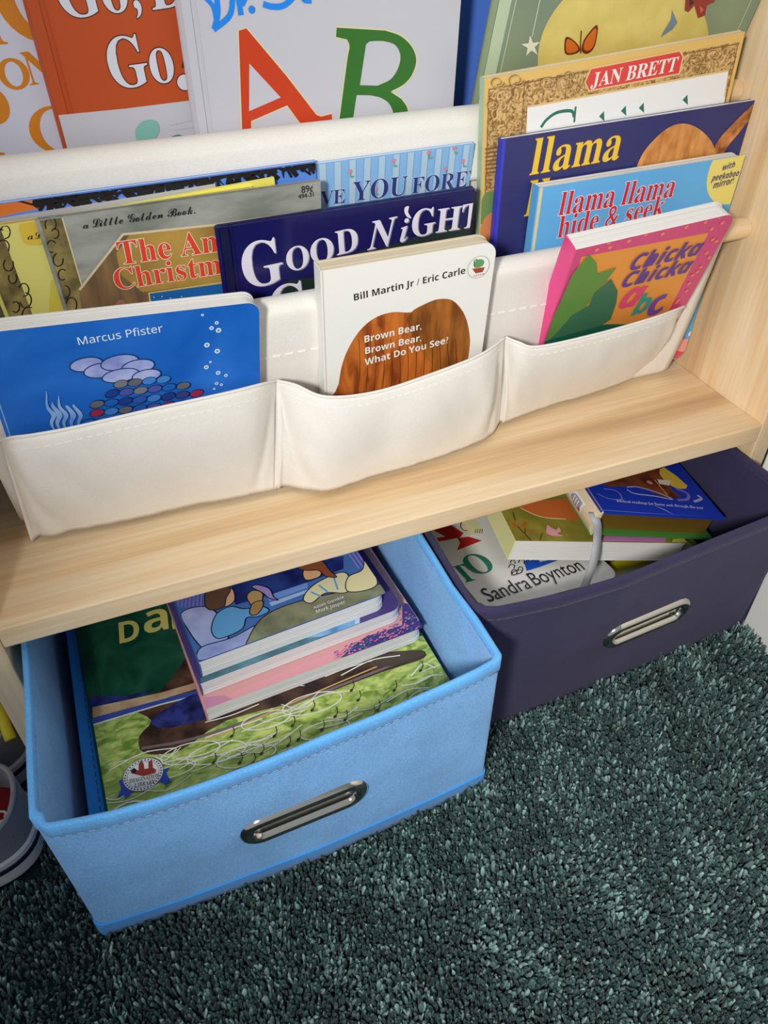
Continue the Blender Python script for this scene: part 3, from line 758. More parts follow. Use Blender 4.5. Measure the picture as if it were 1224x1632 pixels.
def art(A):
    c = lambda p: [(340 + x / 2.661, 220 + y / 2.661) for x, y in p]
    br = mottled('painted_wood_print', (120, 56, 22), (186, 104, 40), 26, .4, stretch=(5, 1, 1), distortion=.8); wh = ink((226, 216, 206))
    A.rect(0, 0, .0012, A.h, ink((190, 184, 176)))
    A.text('Bill Martin Jr / Eric Carle', 'sb', *c([(597, 690), (1068, 574)]), BLACK, 1.0)
    A.poly(c([(528, 1180), (532, 1040), (556, 930), (610, 830), (680, 765), (760, 738), (838, 738), (900, 702), (960, 682), (1020, 692), (1068, 755), (1088, 850), (1080, 940), (1060, 1180)]), br, sm=5)
    A.poly(c([(838, 740), (900, 702), (960, 684), (1018, 694), (1066, 757), (1086, 850), (1078, 940), (1050, 1000), (960, 990), (880, 900), (830, 800)]), mottled('painted_wood_dark', (104, 60, 22), (160, 96, 38), 26, .4, stretch=(6, 1, 1)), sm=4)
    for k in range(13): x = 612 + k * 34; A.line(c([(x, 1100), (x + 10, 960 - 40 * math.sin(k)), (x + 4, 850)]), .0004, ink((96, 44, 16)), sm=3)
    for t, a, b in (('Brown Bear,', (640, 865), (880, 808)), ('Brown Bear,', (643, 914), (880, 857)), ('What Do You See?', (642, 962), (994, 866))): A.text(t, 'sb', *c([a, b]), wh, 1.05)
    A.oval(c([(1123, 545)])[0], .0083, .0083, ink((150, 160, 140)), n=30); A.oval(c([(1123, 545)])[0], .0079, .0079, ink((234, 234, 226)), n=30)
    A.oval(c([(1124, 530)])[0], .0042, .0032, ink((90, 140, 90)), n=16); A.poly(c([(1095, 552), (1150, 545), (1140, 566), (1110, 572)]), ink((150, 60, 40))); A.line(c([(1108, 548), (1104, 520), (1118, 512)]), .0009, ink((60, 110, 60)), sm=3)
    A.text('GREEN', 'sb', *c([(1100, 586), (1146, 576)]), ink((150, 60, 50)), .6)
Mb, wb = frame_up((512, 432), (793, 384), 0.0600, 0.150, 0.10, 0.35)
bb = book('board_book', 'white board book with a brown shape in the middle canvas pocket', Mb, wb, 0.150, 0.0135, 'board', CREAMC, page=CREAM, art=art, group=G, rr=.010)
def art(A):
    z = lambda p: [(760 + x / 2.638, 220 + y / 2.638) for x, y in p]
    og = ink((214, 140, 62)); dot = ink((222, 130, 92)); pu = ink((92, 56, 132))
    random.seed(6)
    A.poly(z([(440, 500), (974, 398), (770, 800), (300, 900)]), og)
    for x, y in ((505, 470), (560, 460), (620, 418), (555, 440), (640, 432), (710, 405), (765, 385), (780, 402), (850, 355), (880, 372), (945, 340), (960, 352), (1030, 355), (1020, 330), (985, 380), (990, 425), (1005, 432), (965, 480), (975, 500), (940, 540), (925, 560), (890, 610), (880, 640), (845, 680), (838, 690), (905, 575), (1050, 320), (690, 390)):
        A.oval(z([(x, y)])[0], .0017, .0015, dot, n=12)
    A.poly(z([(470, 486), (500, 520), (505, 566), (586, 540), (540, 600), (500, 640), (420, 760), (330, 850), (262, 880), (300, 790), (352, 680), (400, 570), (440, 520)]), ink((92, 132, 62)))
    A.poly(z([(562, 588), (590, 640), (584, 690), (560, 760), (500, 800), (240, 900), (330, 820), (400, 740), (470, 700), (490, 650)]), ink((56, 104, 78)))
    A.poly(z([(250, 860), (540, 780), (640, 780), (600, 860), (250, 910)]), ink((16, 88, 72)))
    for t, a, b, m in (('Chicka', (636, 556), (930, 486), pu), ('Chicka', (602, 628), (886, 560), pu), ('a', (588, 716), (672, 700), ink((206, 70, 110))), ('b', (646, 745), (716, 722), ink((56, 140, 130))), ('c', (714, 752), (790, 716), ink((112, 70, 150)))):
        A.text(t, 'sbi', *z([a, b]), m, 1.05, (m, .012))
Mb, wb = frame_up((918, 398), (1175, 339), 0.0505, 0.150, 0.36, 0.338)
sp = ink((222, 64, 130))
book('board_book', 'pink-bordered board book with orange panel and green leaf in the right canvas pocket', Mb, wb, 0.150, 0.0155, 'board', ink((196, 72, 118)), spine=sp, page=WHITEP, art=art, group=G, rr=.010)

# ------------------------------------------------------------------ fabric bins
CHROME = plain('polished_chrome', (206, 200, 190), 0.13, 1.0)
def stadium(a, r, n=10):
    out = []
    for cx, a0 in ((a, -90), (-a, 90)):
        for i in range(n + 1):
            t = R(a0 + 180 * i / n); out.append((cx + r * math.cos(t), r * math.sin(t)))
    return out
def make_bin(label, x, y, rot, w, d, h, bt, bb, body, edge, thread, hx, hz, base_edge=None):
    M = Matrix.Translation((x, y, -0.006)) @ Matrix.Rotation(rot, 4, 'Z')
    H = h + 0.006; hz = hz + 0.006
    root = thing('storage_bin', label, 'storage bin', M)
    def bulge(px, pz): return float(np.interp(px, bb[0], bb[1]) * (1 - pz / H) + np.interp(px, bt[0], bt[1]) * pz / H)
    NF, NZ = 74, 40
    def outline(ins, z):
        r = 0.004; x0, x1, y1 = ins, w - ins, d - ins; pts = []
        for i in range(NF + 1):
            px = x0 + r + (x1 - x0 - 2 * r) * i / NF; pts.append((px, ins - bulge(px, z), z))
        for k in range(1, 4): t = R(-90 + 90 * k / 4); pts.append((x1 - r + r * math.cos(t), ins + r + r * math.sin(t) - bulge(w, z), z))
        for i in range(9):
            py = ins + r + (y1 - ins - 2 * r) * i / 8; pts.append((x1 + 0.0012 * math.sin(py * 60), py, z))
        pts.append((x1 - r * .3, y1 - r * .3, z))
        for i in range(13): pts.append((x1 - r - (x1 - x0 - 2 * r) * i / 12, y1, z))
        pts.append((x0 + r * .3, y1 - r * .3, z))
        for i in range(9): pts.append((x0 - 0.0010 * math.sin(i), y1 - r - (y1 - ins - 2 * r) * i / 8, z))
        for k in range(1, 4): t = R(180 + 90 * k / 4); pts.append((x0 + r + r * math.cos(t), ins + r + r * math.sin(t) - bulge(0, z), z))
        return pts
    th = 0.0027; zs = [H * k / NZ for k in range(NZ + 1)]
    def hole(k, i):
        if i >= NF: return False
        px = 0.004 + (w - 0.008) * (i + .5) / NF; pz = H * (k + .5) / NZ
        ax = max(0.0, abs(px - hx) - 0.030); return ax * ax + (pz - hz) ** 2 < 0.0098 ** 2
    m = MB()
    m.loft([outline(0, z) for z in zs], True, 0, True, False, hole)
    m.loft([outline(th, z) for z in zs[1:]][::-1], True, 0, False, True, lambda k, i: hole(NZ - 1 - k, i))
    m.loft([outline(0, H), outline(th, H)], True)
    m.build('body', body, root, angle=50)
    b = MB(); b.loft([outline(-.0001, H - .0125), outline(-.0007, H - .0121), outline(-.0007, H), outline(0.0004, H + .0009), outline(th - .0004, H + .0009), outline(th + .0006, H), outline(th + .0006, H - .007), outline(th, H - .0073)], True)
    b.build('rim_binding', edge, root, angle=60)
    if base_edge:
      b = MB(); b.loft([outline(.0004, 0.0), outline(-.0011, .001), outline(-.0011, .0185), outline(-.0001, .019)], True)
      b.build('base_binding', base_edge, root, angle=60)
    b = MB()
    for i in range(int((w - .012) / .0062)):
        px = .008 + i * .0062; z = H - .0098
        b.tube([(px, -bulge(px, z) - .0013, z), (px + .0036, -bulge(px + .0036, z) - .0013, z)], .00028, 5)
    b.build('stitching', thread, root)
    for px in (th + .0009, w - th - .0009):
        b = MB()
        for i in range(int(d / .0062) - 2):
            py = .01 + i * .0062; b.tube([(px, py, H - .0058), (px, py + .0036, H - .0058)], .00025, 5)
        b.build('stitching', thread, root)
    # chrome handle plate with a slot
    prof = [(-.0015, -.0055), (-.0008, -.0015), (.0000, .0012), (.0016, .0030), (.0040, .0036), (.0066, .0030), (.0085, .0014), (.0092, -.0008)]
    rings = []
    for off, pr in prof:
        rings.append([(hx + px, -bulge(hx + px, hz + pz) - pr, hz + pz) for px, pz in stadium(.0295, .0070 + off, 14)])
    q = MB(); q.loft(rings, True); q.build('handle', CHROME, root, smooth=True)
    return root, bulge, M
BIN_BLUE = cloth('sky_blue_felt', (122, 186, 255), 700.0, 0.6, 0.13, 0.9, 0.25, 0.6)
EDGE_BLUE = cloth('bright_blue_binding', (104, 178, 244), 900.0, 0.5, 0.10, 0.85, 0.15)
BIN_NAVY = cloth('navy_fabric', (56, 52, 84), 1500.0, 0.35, 0.10, 0.92, 0.08, 0.05)
EDGE_NAVY = BIN_NAVY
BX, BY, BR = 0.0092, -0.1242, 0.0145
blue, blue_b, MBL = make_bin('sky-blue fabric bin pulled out under the left half of the shelf', BX, BY, BR, 0.296, 0.28, 0.1544, ([0, .0074, .0238, .0405, .0663, .0912, .1341, .1654, .2022, .229, .2559, .2763, .296], [0, .0068, .0101, .013, .0148, .0156, .015, .0129, .0113, .0088, .0064, .004, 0]), ([0, .016, .059, .104, .157, .212, .255, .296], [0, .0013, .0038, .0048, .0062, .0045, .0029, 0]), BIN_BLUE, EDGE_BLUE, plain('pale_blue_thread', (128, 186, 232), .8), 0.1495, 0.0735, base_edge=cloth('bright_blue_binding', (70, 166, 252), 2600.0, .3, .05, .85, .15))
NX, NY, NW = 0.3085, -0.0694, 0.3035
navy, navy_b, MNV = make_bin('dark navy fabric bin under the right half of the shelf beside the white wall', NX, NY, 0.0, NW, 0.28, 0.1544, ([0, .0160, .0666, .120, .202, .2626, .3035], [.005, .0118, .0178, .0187, .0113, .0067, .004]), ([0, .0268, .100, .167, .238, .3035], [.0068, .0063, .0032, .0001, -.0038, -.0065]), BIN_NAVY, EDGE_NAVY, plain('navy_thread', (78, 74, 112), .8), 0.1660, 0.0700)
# inner flap of the blue bin along its left side
m = MB(); m.box(0.0135, 0.0262, 0.004, 0.262, 0.006, 0.0745)
m.build('inner_flap', cloth('deep_blue_flap', (44, 132, 214), 1600.0, .3, .06, .9, .15), blue, bevel=0.001)
d = MB()
for i in range(34): d.tube([(0.0215, 0.02 + i * .0068, 0.0747), (0.0215, 0.024 + i * .0068, 0.0747)], .00028, 5)
d.build('stitching', plain('dark_blue_thread', (22, 60, 110), .8), blue)

# ------------------------------------------------------------------ books in the blue bin
G = 'books lying in the blue bin'
SOFTP = ink((224, 222, 220))
def flat(fl, fr, z, w=None, z2=None, h=0.2):
    a, b = at_z(*fl, z), at_z(*fr, z if z2 is None else z2)
    return frame_flat(a, b), ((b - a).length if w is None else w)
def art(A):
    c = lambda p: [(100 + x / 1.9125, 840 + y / 1.9125) for x, y in p]
    ye = ink((214, 206, 112)); dk = mottled('dark_brown_print', (44, 30, 30), (92, 66, 50), 60); nv = mottled('navy_print', (24, 22, 62), (50, 60, 130), 90)
    gr = mottled('grass_print', (104, 136, 52), (190, 204, 116), 75, .32, stretch=(1, 2, 1), distortion=1.2); wt = ink((222, 222, 206))
    A.poly(c([(40, 600), (330, 520), (700, 440), (1100, 330), (1240, 340), (1240, 1000), (40, 1000)]), gr)
    A.poly(c([(60, 510), (180, 520), (300, 498), (420, 360), (640, 330), (900, 380), (1080, 376), (1100, 400), (980, 440), (760, 520), (500, 590), (360, 680), (250, 690), (232, 640), (270, 590), (200, 560), (90, 570)]), dk, sm=3)
    A.poly(c([(84, 516), (205, 512), (290, 490), (200, 530), (92, 552)]), nv, sm=2); A.poly(c([(90, 550), (300, 505), (420, 470), (420, 490), (300, 526), (92, 582)]), mottled('tan_stripe_print', (170, 130, 100), (204, 180, 140), 60))
    A.poly(c([(92, 582), (330, 518), (430, 492), (430, 508), (300, 540), (94, 604)]), ink((56, 80, 160))); A.line(c([(94, 603), (300, 541), (430, 509)]), .0013, wt)
    A.poly(c([(270, 590), (400, 510), (560, 500), (500, 560), (330, 612)]), nv, sm=3)
    A.line(c([(240, 676), (420, 640), (700, 540), (1100, 384)]), .0024, ink((112, 96, 100)), sm=4); A.line(c([(420, 660), (760, 510), (1010, 404)]), .0012, ink((200, 160, 90)), sm=4)
    A.poly(c([(930, 420), (1000, 385), (1090, 376), (1098, 392), (1000, 425)]), ink((72, 62, 52)), sm=3)
    random.seed(12)
    for k in range(46):
        x = random.uniform(110, 1150); y0 = 860 - .36 * (x - 140); y = y0 - random.uniform(-10, 190) + 20
        if x < 400 and y < 640: continue
        L = random.uniform(60, 210); b = random.uniform(-30, 30)
        A.line(c([(x, y), (x + L * .5, y - L * .12 - b), (x + L, y - L * .34)]), random.uniform(.0005, .0011), wt, sm=5)
    for x, y, r in ((620, 590, 50), (390, 690, 60), (330, 740, 50), (470, 690, 60), (560, 700, 60), (760, 540, 60), (800, 620, 50)):
        A.line(c([(x + r * 1.5 * math.cos(t * .7), y + r * .5 * math.sin(t * .7) - r * .35 * math.cos(t * .7)) for t in range(9)]), .0009, wt, sm=4, closed=True)
    for x, y in ((606, 692), (687, 668), (645, 640), (718, 650), (540, 720), (515, 640), (860, 590), (790, 620), (960, 560), (1045, 535), (945, 578), (900, 530), (1010, 500), (700, 608), (580, 720), (880, 500), (1090, 440), (830, 580), (760, 560), (460, 720)):
        A.oval(c([(x, y)])[0], .0016, .0011, ink((44, 48, 38)), 30, n=10); A.line(c([(x, y), (x + 8, y - 14), (x + 4, y - 30)]), .0006, ink((44, 48, 38)), sm=3)
    A.text('D', 'sb', *c([(174, 358), (236, 344)]), ye, 1.2); A.text('a', 'sb', *c([(250, 328), (324, 312)]), ye, 1.1); A.text('l', 'sb', *c([(336, 314), (354, 310)]), ye, 1.0)
    # round seal
    s0 = (246, 756); rb = ink((34, 66, 170))
    A.poly(c([(205, 765), (172, 775), (180, 800), (168, 826), (196, 818), (186, 836), (226, 800)]), rb); A.poly(c([(300, 745), (326, 735), (316, 752), (332, 780), (318, 782), (322, 790), (296, 778)]), rb)
    A.oval(c([s0])[0], .0140, .0128, ink((60, 66, 100)), n=40); A.oval(c([s0])[0], .0136, .0124, ink((232, 232, 234)), n=40)
    A.oval(c([s0])[0], .0111, .0100, ink((60, 66, 100)), n=40); A.oval(c([s0])[0], .0108, .0097, ink((232, 232, 234)), n=40)
    rd = ink((140, 52, 44))
    A.poly(c([(206, 752), (222, 742), (232, 744), (232, 726), (240, 712), (248, 724), (250, 740), (262, 738), (262, 716), (274, 714), (276, 736), (286, 742), (284, 752), (246, 762)]), rd); A.poly(c([(206, 746), (218, 736), (226, 742), (222, 756)]), BLACK)
    A.text('IMAGINATION', 'b', *c([(204, 784), (294, 764)]), BLACK, 1.6); A.text('LIBRARY', 'b', *c([(220, 797), (282, 783)]), BLACK, 1.5)
    for k in range(34):
        a = R(k * 360 / 34); cc = A.L(c([s0])[0]); A.fill([[(cc.x + rr_ * .0124 * math.cos(a + da), cc.y + rr_ * .0112 * math.sin(a + da)) for rr_, da in ((.95, -.04), (1.05, -.04), (1.05, .05), (.95, .05))]], ink((70, 74, 96)))
ZD = 0.072
Md, wd = flat((173, 1303), (725, 1096), ZD)
book('picture_book', 'large green and grassy hardcover lying flat at the front of the blue bin', Md, wd, 0.226, 0.010, 'hard', mottled('green_print', (16, 66, 48), (36, 92, 66), 40, .32, distortion=.8), page=WHITEP, art=art, group=G)

def art1(A):
    c = lambda p: [(260 + x / 2.782, 860 + y / 2.782) for x, y in p]
    A.poly(c([(180, 760), (280, 690), (520, 590), (800, 480), (860, 460), (760, 560), (300, 740)]), ink((232, 150, 160)))
    A.poly(c([(180, 700), (270, 690), (330, 720), (180, 770)]), ink((190, 130, 160)))
    A.poly(c([(830, 480), (900, 430), (1060, 380), (1060, 280), (1150, 300), (1150, 420), (760, 560)]), ink((60, 60, 120)))
    random.seed(5)
    cols = [ink((230, 90, 130)), ink((50, 130, 150)), ink((240, 130, 170)), ink((90, 60, 150))]
    for k in range(330):
        x = random.uniform(760, 1140); y = 560 - .46 * (x - 760) + random.uniform(-60, 20)
        if x > 1040: y = random.uniform(290, 430)
        A.oval(c([(x, y)])[0], .0011, .0006, random.choice(cols), 20, n=6)
def art2(A):
    c = lambda p: [(260 + x / 2.782, 860 + y / 2.782) for x, y in p]
    A.poly(c([(165, 615), (430, 490), (640, 420), (860, 335), (868, 380), (640, 460), (170, 650)]), mottled('teal_print', (54, 92, 104), (90, 136, 150), 40))
    A.poly(c([(600, 440), (740, 380), (850, 345), (850, 385), (700, 430)]), mottled('sea_print', (70, 130, 180), (140, 180, 224), 60)); A.poly(c([(850, 340), (872, 332), (872, 384), (850, 388)]), ink((170, 184, 226)))
def art3(A):
    c = lambda p: [(260 + x / 2.782, 860 + y / 2.782) for x, y in p]
    sk = ink((206, 160, 120)); hr = ink((92, 66, 52)); pj = ink((90, 150, 200)); pil = mottled('pillow_print', (120, 134, 190), (170, 180, 214), 30); ol = ink((26, 28, 50))
    A.rect(0, 0, A.w, A.h, ink((66, 104, 170)))
    A.poly(c([(300, 190), (560, 120), (800, 70), (800, 130), (560, 220), (320, 290)]), mottled('night_print', (20, 26, 84), (40, 60, 130), 30)); A.poly(c([(460, 250), (640, 190), (640, 215), (470, 275)]), ink((104, 140, 206))); A.poly(c([(470, 280), (640, 222), (640, 236), (480, 296)]), ink((150, 176, 222)))
    A.line(c([(300, 196), (560, 124), (810, 66)]), .0016, ink((130, 150, 206)))
    for x in range(66, 190, 17): A.line(c([(x, 300), (x + 6, 230)]), .0016, ink((120, 108, 190)))
    for x in range(820, 900, 20): A.line(c([(x, 60), (x + 50, 130)]), .0016, ink((130, 120, 200)))
    def shape(pts, m, wd=.0009): A.poly(c(pts), m, sm=4); A.line(c(pts), wd, ol, sm=4, closed=True)
    shape([(80, 330), (160, 300), (230, 320), (290, 430), (240, 520), (170, 480), (110, 400)], pil)
    shape([(160, 540), (170, 480), (300, 440), (420, 380), (450, 400), (400, 470), (300, 500)], pil)
    shape([(380, 440), (440, 350), (560, 290), (760, 240), (960, 200), (985, 240), (900, 300), (640, 380), (390, 480)], mottled('blanket_print', (92, 96, 78), (140, 142, 112), 40))
    shape([(215, 390), (240, 330), (300, 300), (360, 310), (440, 300), (470, 320), (420, 345), (370, 350), (350, 400), (260, 440), (225, 430)], pj)
    shape([(275, 300), (300, 290), (318, 270), (314, 232), (296, 218), (240, 230), (230, 300)], sk)
    shape([(185, 280), (190, 240), (230, 216), (290, 212), (298, 230), (280, 262), (270, 300), (220, 316), (192, 304)], hr)
    shape([(372, 262), (384, 236), (410, 228), (440, 240), (440, 270), (428, 290), (400, 300)], ink((170, 140, 90))); shape([(394, 214), (420, 204), (470, 220), (490, 256), (510, 272), (470, 262), (440, 238)], ink((150, 130, 190)))
    shape([(384, 320), (400, 284), (440, 274), (442, 300), (420, 332), (392, 338)], ink((150, 120, 76)))
    shape([(622, 270), (640, 230), (690, 190), (780, 150), (820, 160), (830, 220), (800, 240), (720, 240), (660, 284)], ink((206, 200, 160)))
    shape([(815, 230), (820, 170), (880, 140), (890, 100), (880, 70), (905, 80), (930, 140), (950, 200), (890, 230)], ink((220, 206, 160)))
    A.line(c([(655, 235), (700, 255)]), .0016, pj); A.line(c([(690, 205), (730, 235)]), .0016, pj); A.line(c([(755, 165), (775, 225)]), .0016, pj)
    shape([(620, 150), (640, 120), (690, 110), (700, 160), (660, 180), (630, 180)], sk); shape([(600, 130), (640, 100), (700, 95), (740, 140), (770, 170), (720, 165), (690, 140), (640, 140)], ink((130, 72, 46)))
    wt = ink((226, 226, 230)); A.text('Adam Gamble', 'si', *c([(668, 312), (804, 262)]), wt, 1.0); A.text('Mark Jasper', 'si', *c([(680, 330), (812, 284)]), wt, 1.0)
stack = [((327, 1131), (676, 1000), .0140, 'pink and magenta patterned board book, lowest of the stack in the blue bin', ink((206, 150, 150)), art1),
         ((319, 1090), (642, 968), .0140, 'teal and purple board book, middle of the stack in the blue bin', ink((74, 60, 118)), art2),
         ((317, 1056), (616, 946), .0165, 'board book with a bedtime scene on top of the stack in the blue bin', ink((60, 90, 150)), art3)]
zt = ZD + 0.0006
for fl, fr, t, lab, cov, a in stack:
    zt += t + .0004
    Mk, wk = flat(fl, fr, zt)
    book('board_book', lab, Mk, wk, 0.150, t, 'board', cov, page=WHITEP, art=a, group='board books stacked in the blue bin', rr=.010)

# ------------------------------------------------------------------ books in the navy bin
G = 'books lying in the navy bin'
def art(A):
    c = lambda p: [(680 + x / 5.1, 720 + y / 5.1) for x, y in p]
    rd = ink((176, 34, 36)); gn = ink((16, 116, 92)); bl = ink((30, 86, 190))
    A.poly(c([(60, 640), (120, 600), (190, 590), (300, 660), (268, 700), (340, 690), (450, 722), (246, 802), (272, 740), (250, 700), (160, 720), (100, 730), (80, 700), (150, 690)]), rd)
    A.poly(c([(280, 580), (400, 555), (440, 620), (460, 650), (400, 660), (340, 680), (290, 640)]), ink((226, 206, 160)), sm=3); A.line(c([(282, 570), (276, 610), (300, 640), (330, 640)]), .0010, BLACK, sm=4)
    for x in (395, 412, 430, 448): A.line(c([(x, 664), (x + 4, 630)]), .0006, BLACK)
    A.text('T', 'b', *c([(286, 1074), (428, 1034)]), gn, 1.0); A.text('O', 'b', *c([(384, 1010), (576, 960)]), gn, 1.0)
    A.poly(c([(790, 900), (820, 868), (912, 860), (916, 900), (1090, 862), (1100, 872), (920, 940), (812, 972)]), bl)
    for x, y, r in ((700, 900, 22), (690, 940, 26), (730, 890, 24), (770, 900, 26), (710, 985, 26), (760, 960, 22), (800, 880, 16), (840, 880, 16)):
        A.oval(c([(x, y)])[0], r * .00011, r * .00009, ink((236, 236, 236)), n=12)
        A.line(c([(x - r, y + 8), (x - r * .4, y - r * .8), (x + r * .8, y - r * .5), (x + r * .7, y + r * .6)]), .0009, BLACK, sm=4)
    A.line(c([(690, 1010), (700, 985), (760, 965), (770, 985), (700, 1010)]), .0010, BLACK, sm=3)
    A.text('Sandra', None, *c([(508, 1226), (862, 1108)]), BLACK, 1.25, shear=.12); A.text('Boynton', None, *c([(884, 1094), (1288, 962)]), BLACK, 1.25, shear=.12)
a, b = at_z(775, 965, .092), at_z(982, 912, .064)
Mn, wn_ = frame_flat(a, b), (b - a).length + .0045
Mn.translation = a - Mn.to_3x3() @ Vector((.0045, .006, 0))
book('board_book', 'white alphabet board book lying lowest in the navy bin', Mn, wn_, 0.150, 0.016, 'board', ink((222, 222, 222)), spine=ink((150, 136, 110)), page=WHITEP, art=art, group=G, rr=.012)
def art(A):
    A.poly([(940, 930), (1000, 884), (1060, 872), (1030, 900), (960, 930)], ink((206, 200, 40)), sm=3)
    A.poly([(940, 960), (960, 920), (1090, 860), (1120, 880), (1000, 950)], ink((196, 196, 160))); A.poly([(960, 905), (1010, 883), (1050, 880), (1040, 893), (975, 912)], ink((222, 208, 36)), sm=3)
book('picture_book', 'olive cover with a yellow patch, under the other books in the navy bin', frame_flat(Vector((0.425, -0.055, 0.046)), Vector((0.600, -0.055, 0.046))), 0.175, 0.235, 0.009, 'hard', ink((130, 134, 60)), page=WHITEP, art=art, group=G)
def art(A):
    c = lambda p: [(680 + x / 5.1, 720 + y / 5.1) for x, y in p]
    A.poly(c([(740, 440), (810, 480), (900, 520), (1000, 540), (1130, 548), (1400, 560), (1400, 380), (900, 400)]), ink((196, 104, 48)), sm=3); A.line(c([(760, 455), (810, 482), (900, 520), (1000, 540), (1130, 548)]), .0012, ink((226, 200, 150)), sm=3)
    br = ink((96, 66, 36)); ro = ink((196, 80, 52)); pk = ink((216, 150, 160))
    A.line(c([(850, 725), (810, 680), (770, 640), (730, 600)]), .0014, br, sm=3); A.line(c([(800, 670), (800, 620)]), .0010, br); A.line(c([(700, 490), (720, 560)]), .0012, br); A.line(c([(920, 720), (940, 660)]), .0010, br)
    for x, y in ((705, 590), (725, 605), (790, 600), (805, 585), (850, 650), (640, 560)): A.oval(c([(x, y)])[0], .0019, .0016, ro, n=10)
    for x, y in ((690, 520), (770, 700), (880, 670), (1000, 690)): A.line(c([(x, y), (x + 30, y + 40)]), .0012, ink((84, 92, 40)), taper=True)
    A.poly(c([(970, 640), (980, 600), (1010, 620), (1050, 640), (1070, 620), (1090, 650), (1060, 670), (1110, 690), (1030, 690), (975, 670)]), pk, sm=3)
    A.poly([(955, 880), (960, 855), (1060, 858), (1060, 880)], ink((190, 120, 180))); A.poly([(1060, 900), (1072, 860), (1110, 858), (1110, 900)], ink((200, 190, 90)))
a, b = at_z(822, 862, 0.116), at_z(1096, 866, 0.080)
Mo = frame_flat(a, b)
book('board_book', 'thick olive board book with leaf sprigs lying across the white alphabet book', Mo, (b - a).length, 0.150, 0.022, 'board', mottled('olive_print', (118, 112, 40), (150, 140, 56), 40), spine=ink((226, 214, 156)), page=WHITEP, art=art, group=G, rr=.004)
def art(A):
    c = lambda p: [(860 + x / 3.825, 740 + y / 3.825) for x, y in p]
    bn = mottled('brown_print', (70, 34, 22), (126, 66, 36), 50); lv = ink((150, 150, 200))
    A.poly(c([(380, 130), (560, 60), (760, 20), (800, 150), (860, 200), (760, 205), (640, 150), (520, 135)]), bn, sm=2)
    A.poly(c([(730, 60), (760, 20), (900, 130), (860, 150), (800, 130)]), ink((206, 170, 60)), sm=2); A.poly(c([(716, 92), (800, 100), (790, 130), (730, 120)]), ink((206, 196, 180)))
    A.line(c([(700, 95), (780, 190)]), .0016, ink((196, 120, 60))); A.oval(c([(670, 112)])[0], .003, .003, ink((196, 110, 100)), n=10)
    A.line(c([(530, 140), (600, 140), (720, 175), (810, 215), (700, 195), (580, 180), (530, 155)]), .0016, lv, sm=4)
    A.line(c([(350, 180), (420, 210), (500, 215), (470, 165), (390, 150)]), .0014, ink((90, 110, 190)), sm=4); A.line(c([(830, 150), (900, 180), (900, 215), (840, 220)]), .003, ink((110, 100, 170)), sm=4); A.line(c([(960, 190), (985, 212), (940, 230)]), .003, lv, sm=3)
    A.line(c([(690, 250), (760, 280), (815, 308)]), .0012, lv, taper=True); A.line(c([(340, 278), (640, 300), (1060, 325)]), .0006, ink((110, 130, 210)))
    A.text('Biblical readings for home and through the year', 'i', *c([(470, 232), (1002, 276)]), ink((206, 206, 226)), 1.1)
za = 0.116 + 0.026 + 0.0005
a, b = at_z(952, 815, 0.1385), at_z(1156, 826, 0.1060)
Mi = frame_flat(a, b); wi = (b - a).length; ti = 0.026
bib = thing('storybook', 'blue storybook with beige spine and gilt page edges, topmost in the navy bin', 'book', Mi, G)
A = Art(Mi, wi, 0.17); art(A)
mats = [ink((26, 50, 160), rough=.25)]
fm = MB(); fm.box(0.004, wi, 0, 0.17, -.0024, 0)
for pts, mm in A.tri:
    if mm not in mats: mats.append(mm)
    fm.add(pts, [tuple(range(len(pts)))], mats.index(mm))
fm.build('front_cover', mats, bib)
k = MB(); k.box(0.004, wi, 0, 0.17, -ti, -ti + .0024); k.build('back_cover', ink((60, 120, 50)), bib)
GILT = plain('gilt_page_edges', (168, 128, 54), 0.42, 0.7)
p = MB(); p.box(0.004, wi - .006, .006, .164, -ti + .0024, -.0024); p.build('page_block', GILT, bib)
BEIGE = ink((206, 190, 160))
s = MB(); n = 10; prof = [(0.005 - 0.006 * math.sin(math.pi * i / n), -ti + ti * i / n) for i in range(n + 1)]
s.loft([[(x, y, z) for x, z in prof] + [(.0065, y, 0), (.0065, y, -ti)] for y in (-.0002, .1702)], True, 0, True, True)
s.build('spine', BEIGE, bib, angle=50)
q = MB(); WH2 = ink((236, 232, 230))
def spt(u, zz): i = zz / ti; return (0.005 - 0.0063 * math.sin(math.pi * i) - .0001, u, -ti + zz)
def spatch(u0, u1, z0, z1, m, arch=False):
    n = 8; rings = []
    for i in range(n + 1):
        zz = z0 + (z1 - z0) * i / n; e = (u1 - u0) * (0.32 * (abs(2 * i / n - 1) ** 2) if arch else 0)
        rings.append([spt(u0, zz), spt(u1 - e, zz)])
    q.loft(rings, False, m)
spatch(.018, .046, .007, .019, 0, True)
spt0 = spt
def spt(u, zz): a_ = spt0(u, zz); return (a_[0] - .0002, a_[1], a_[2])
spatch(.021, .040, .0085, .0175, 1, True); spatch(.020, .024, .009, .012, 2)
for kk in range(3): spatch(.0255 + kk * .004, .0272 + kk * .004, .010, .016, 0)
for kk in range(4): spatch(.064 + (kk % 2) * .003, .073 + (kk % 2) * .003, .006 + kk * .004, .0075 + kk * .004, 3)
q.build('spine_label', [WH2, ink((150, 140, 150)), ink((190, 40, 40)), BLACK], bib)
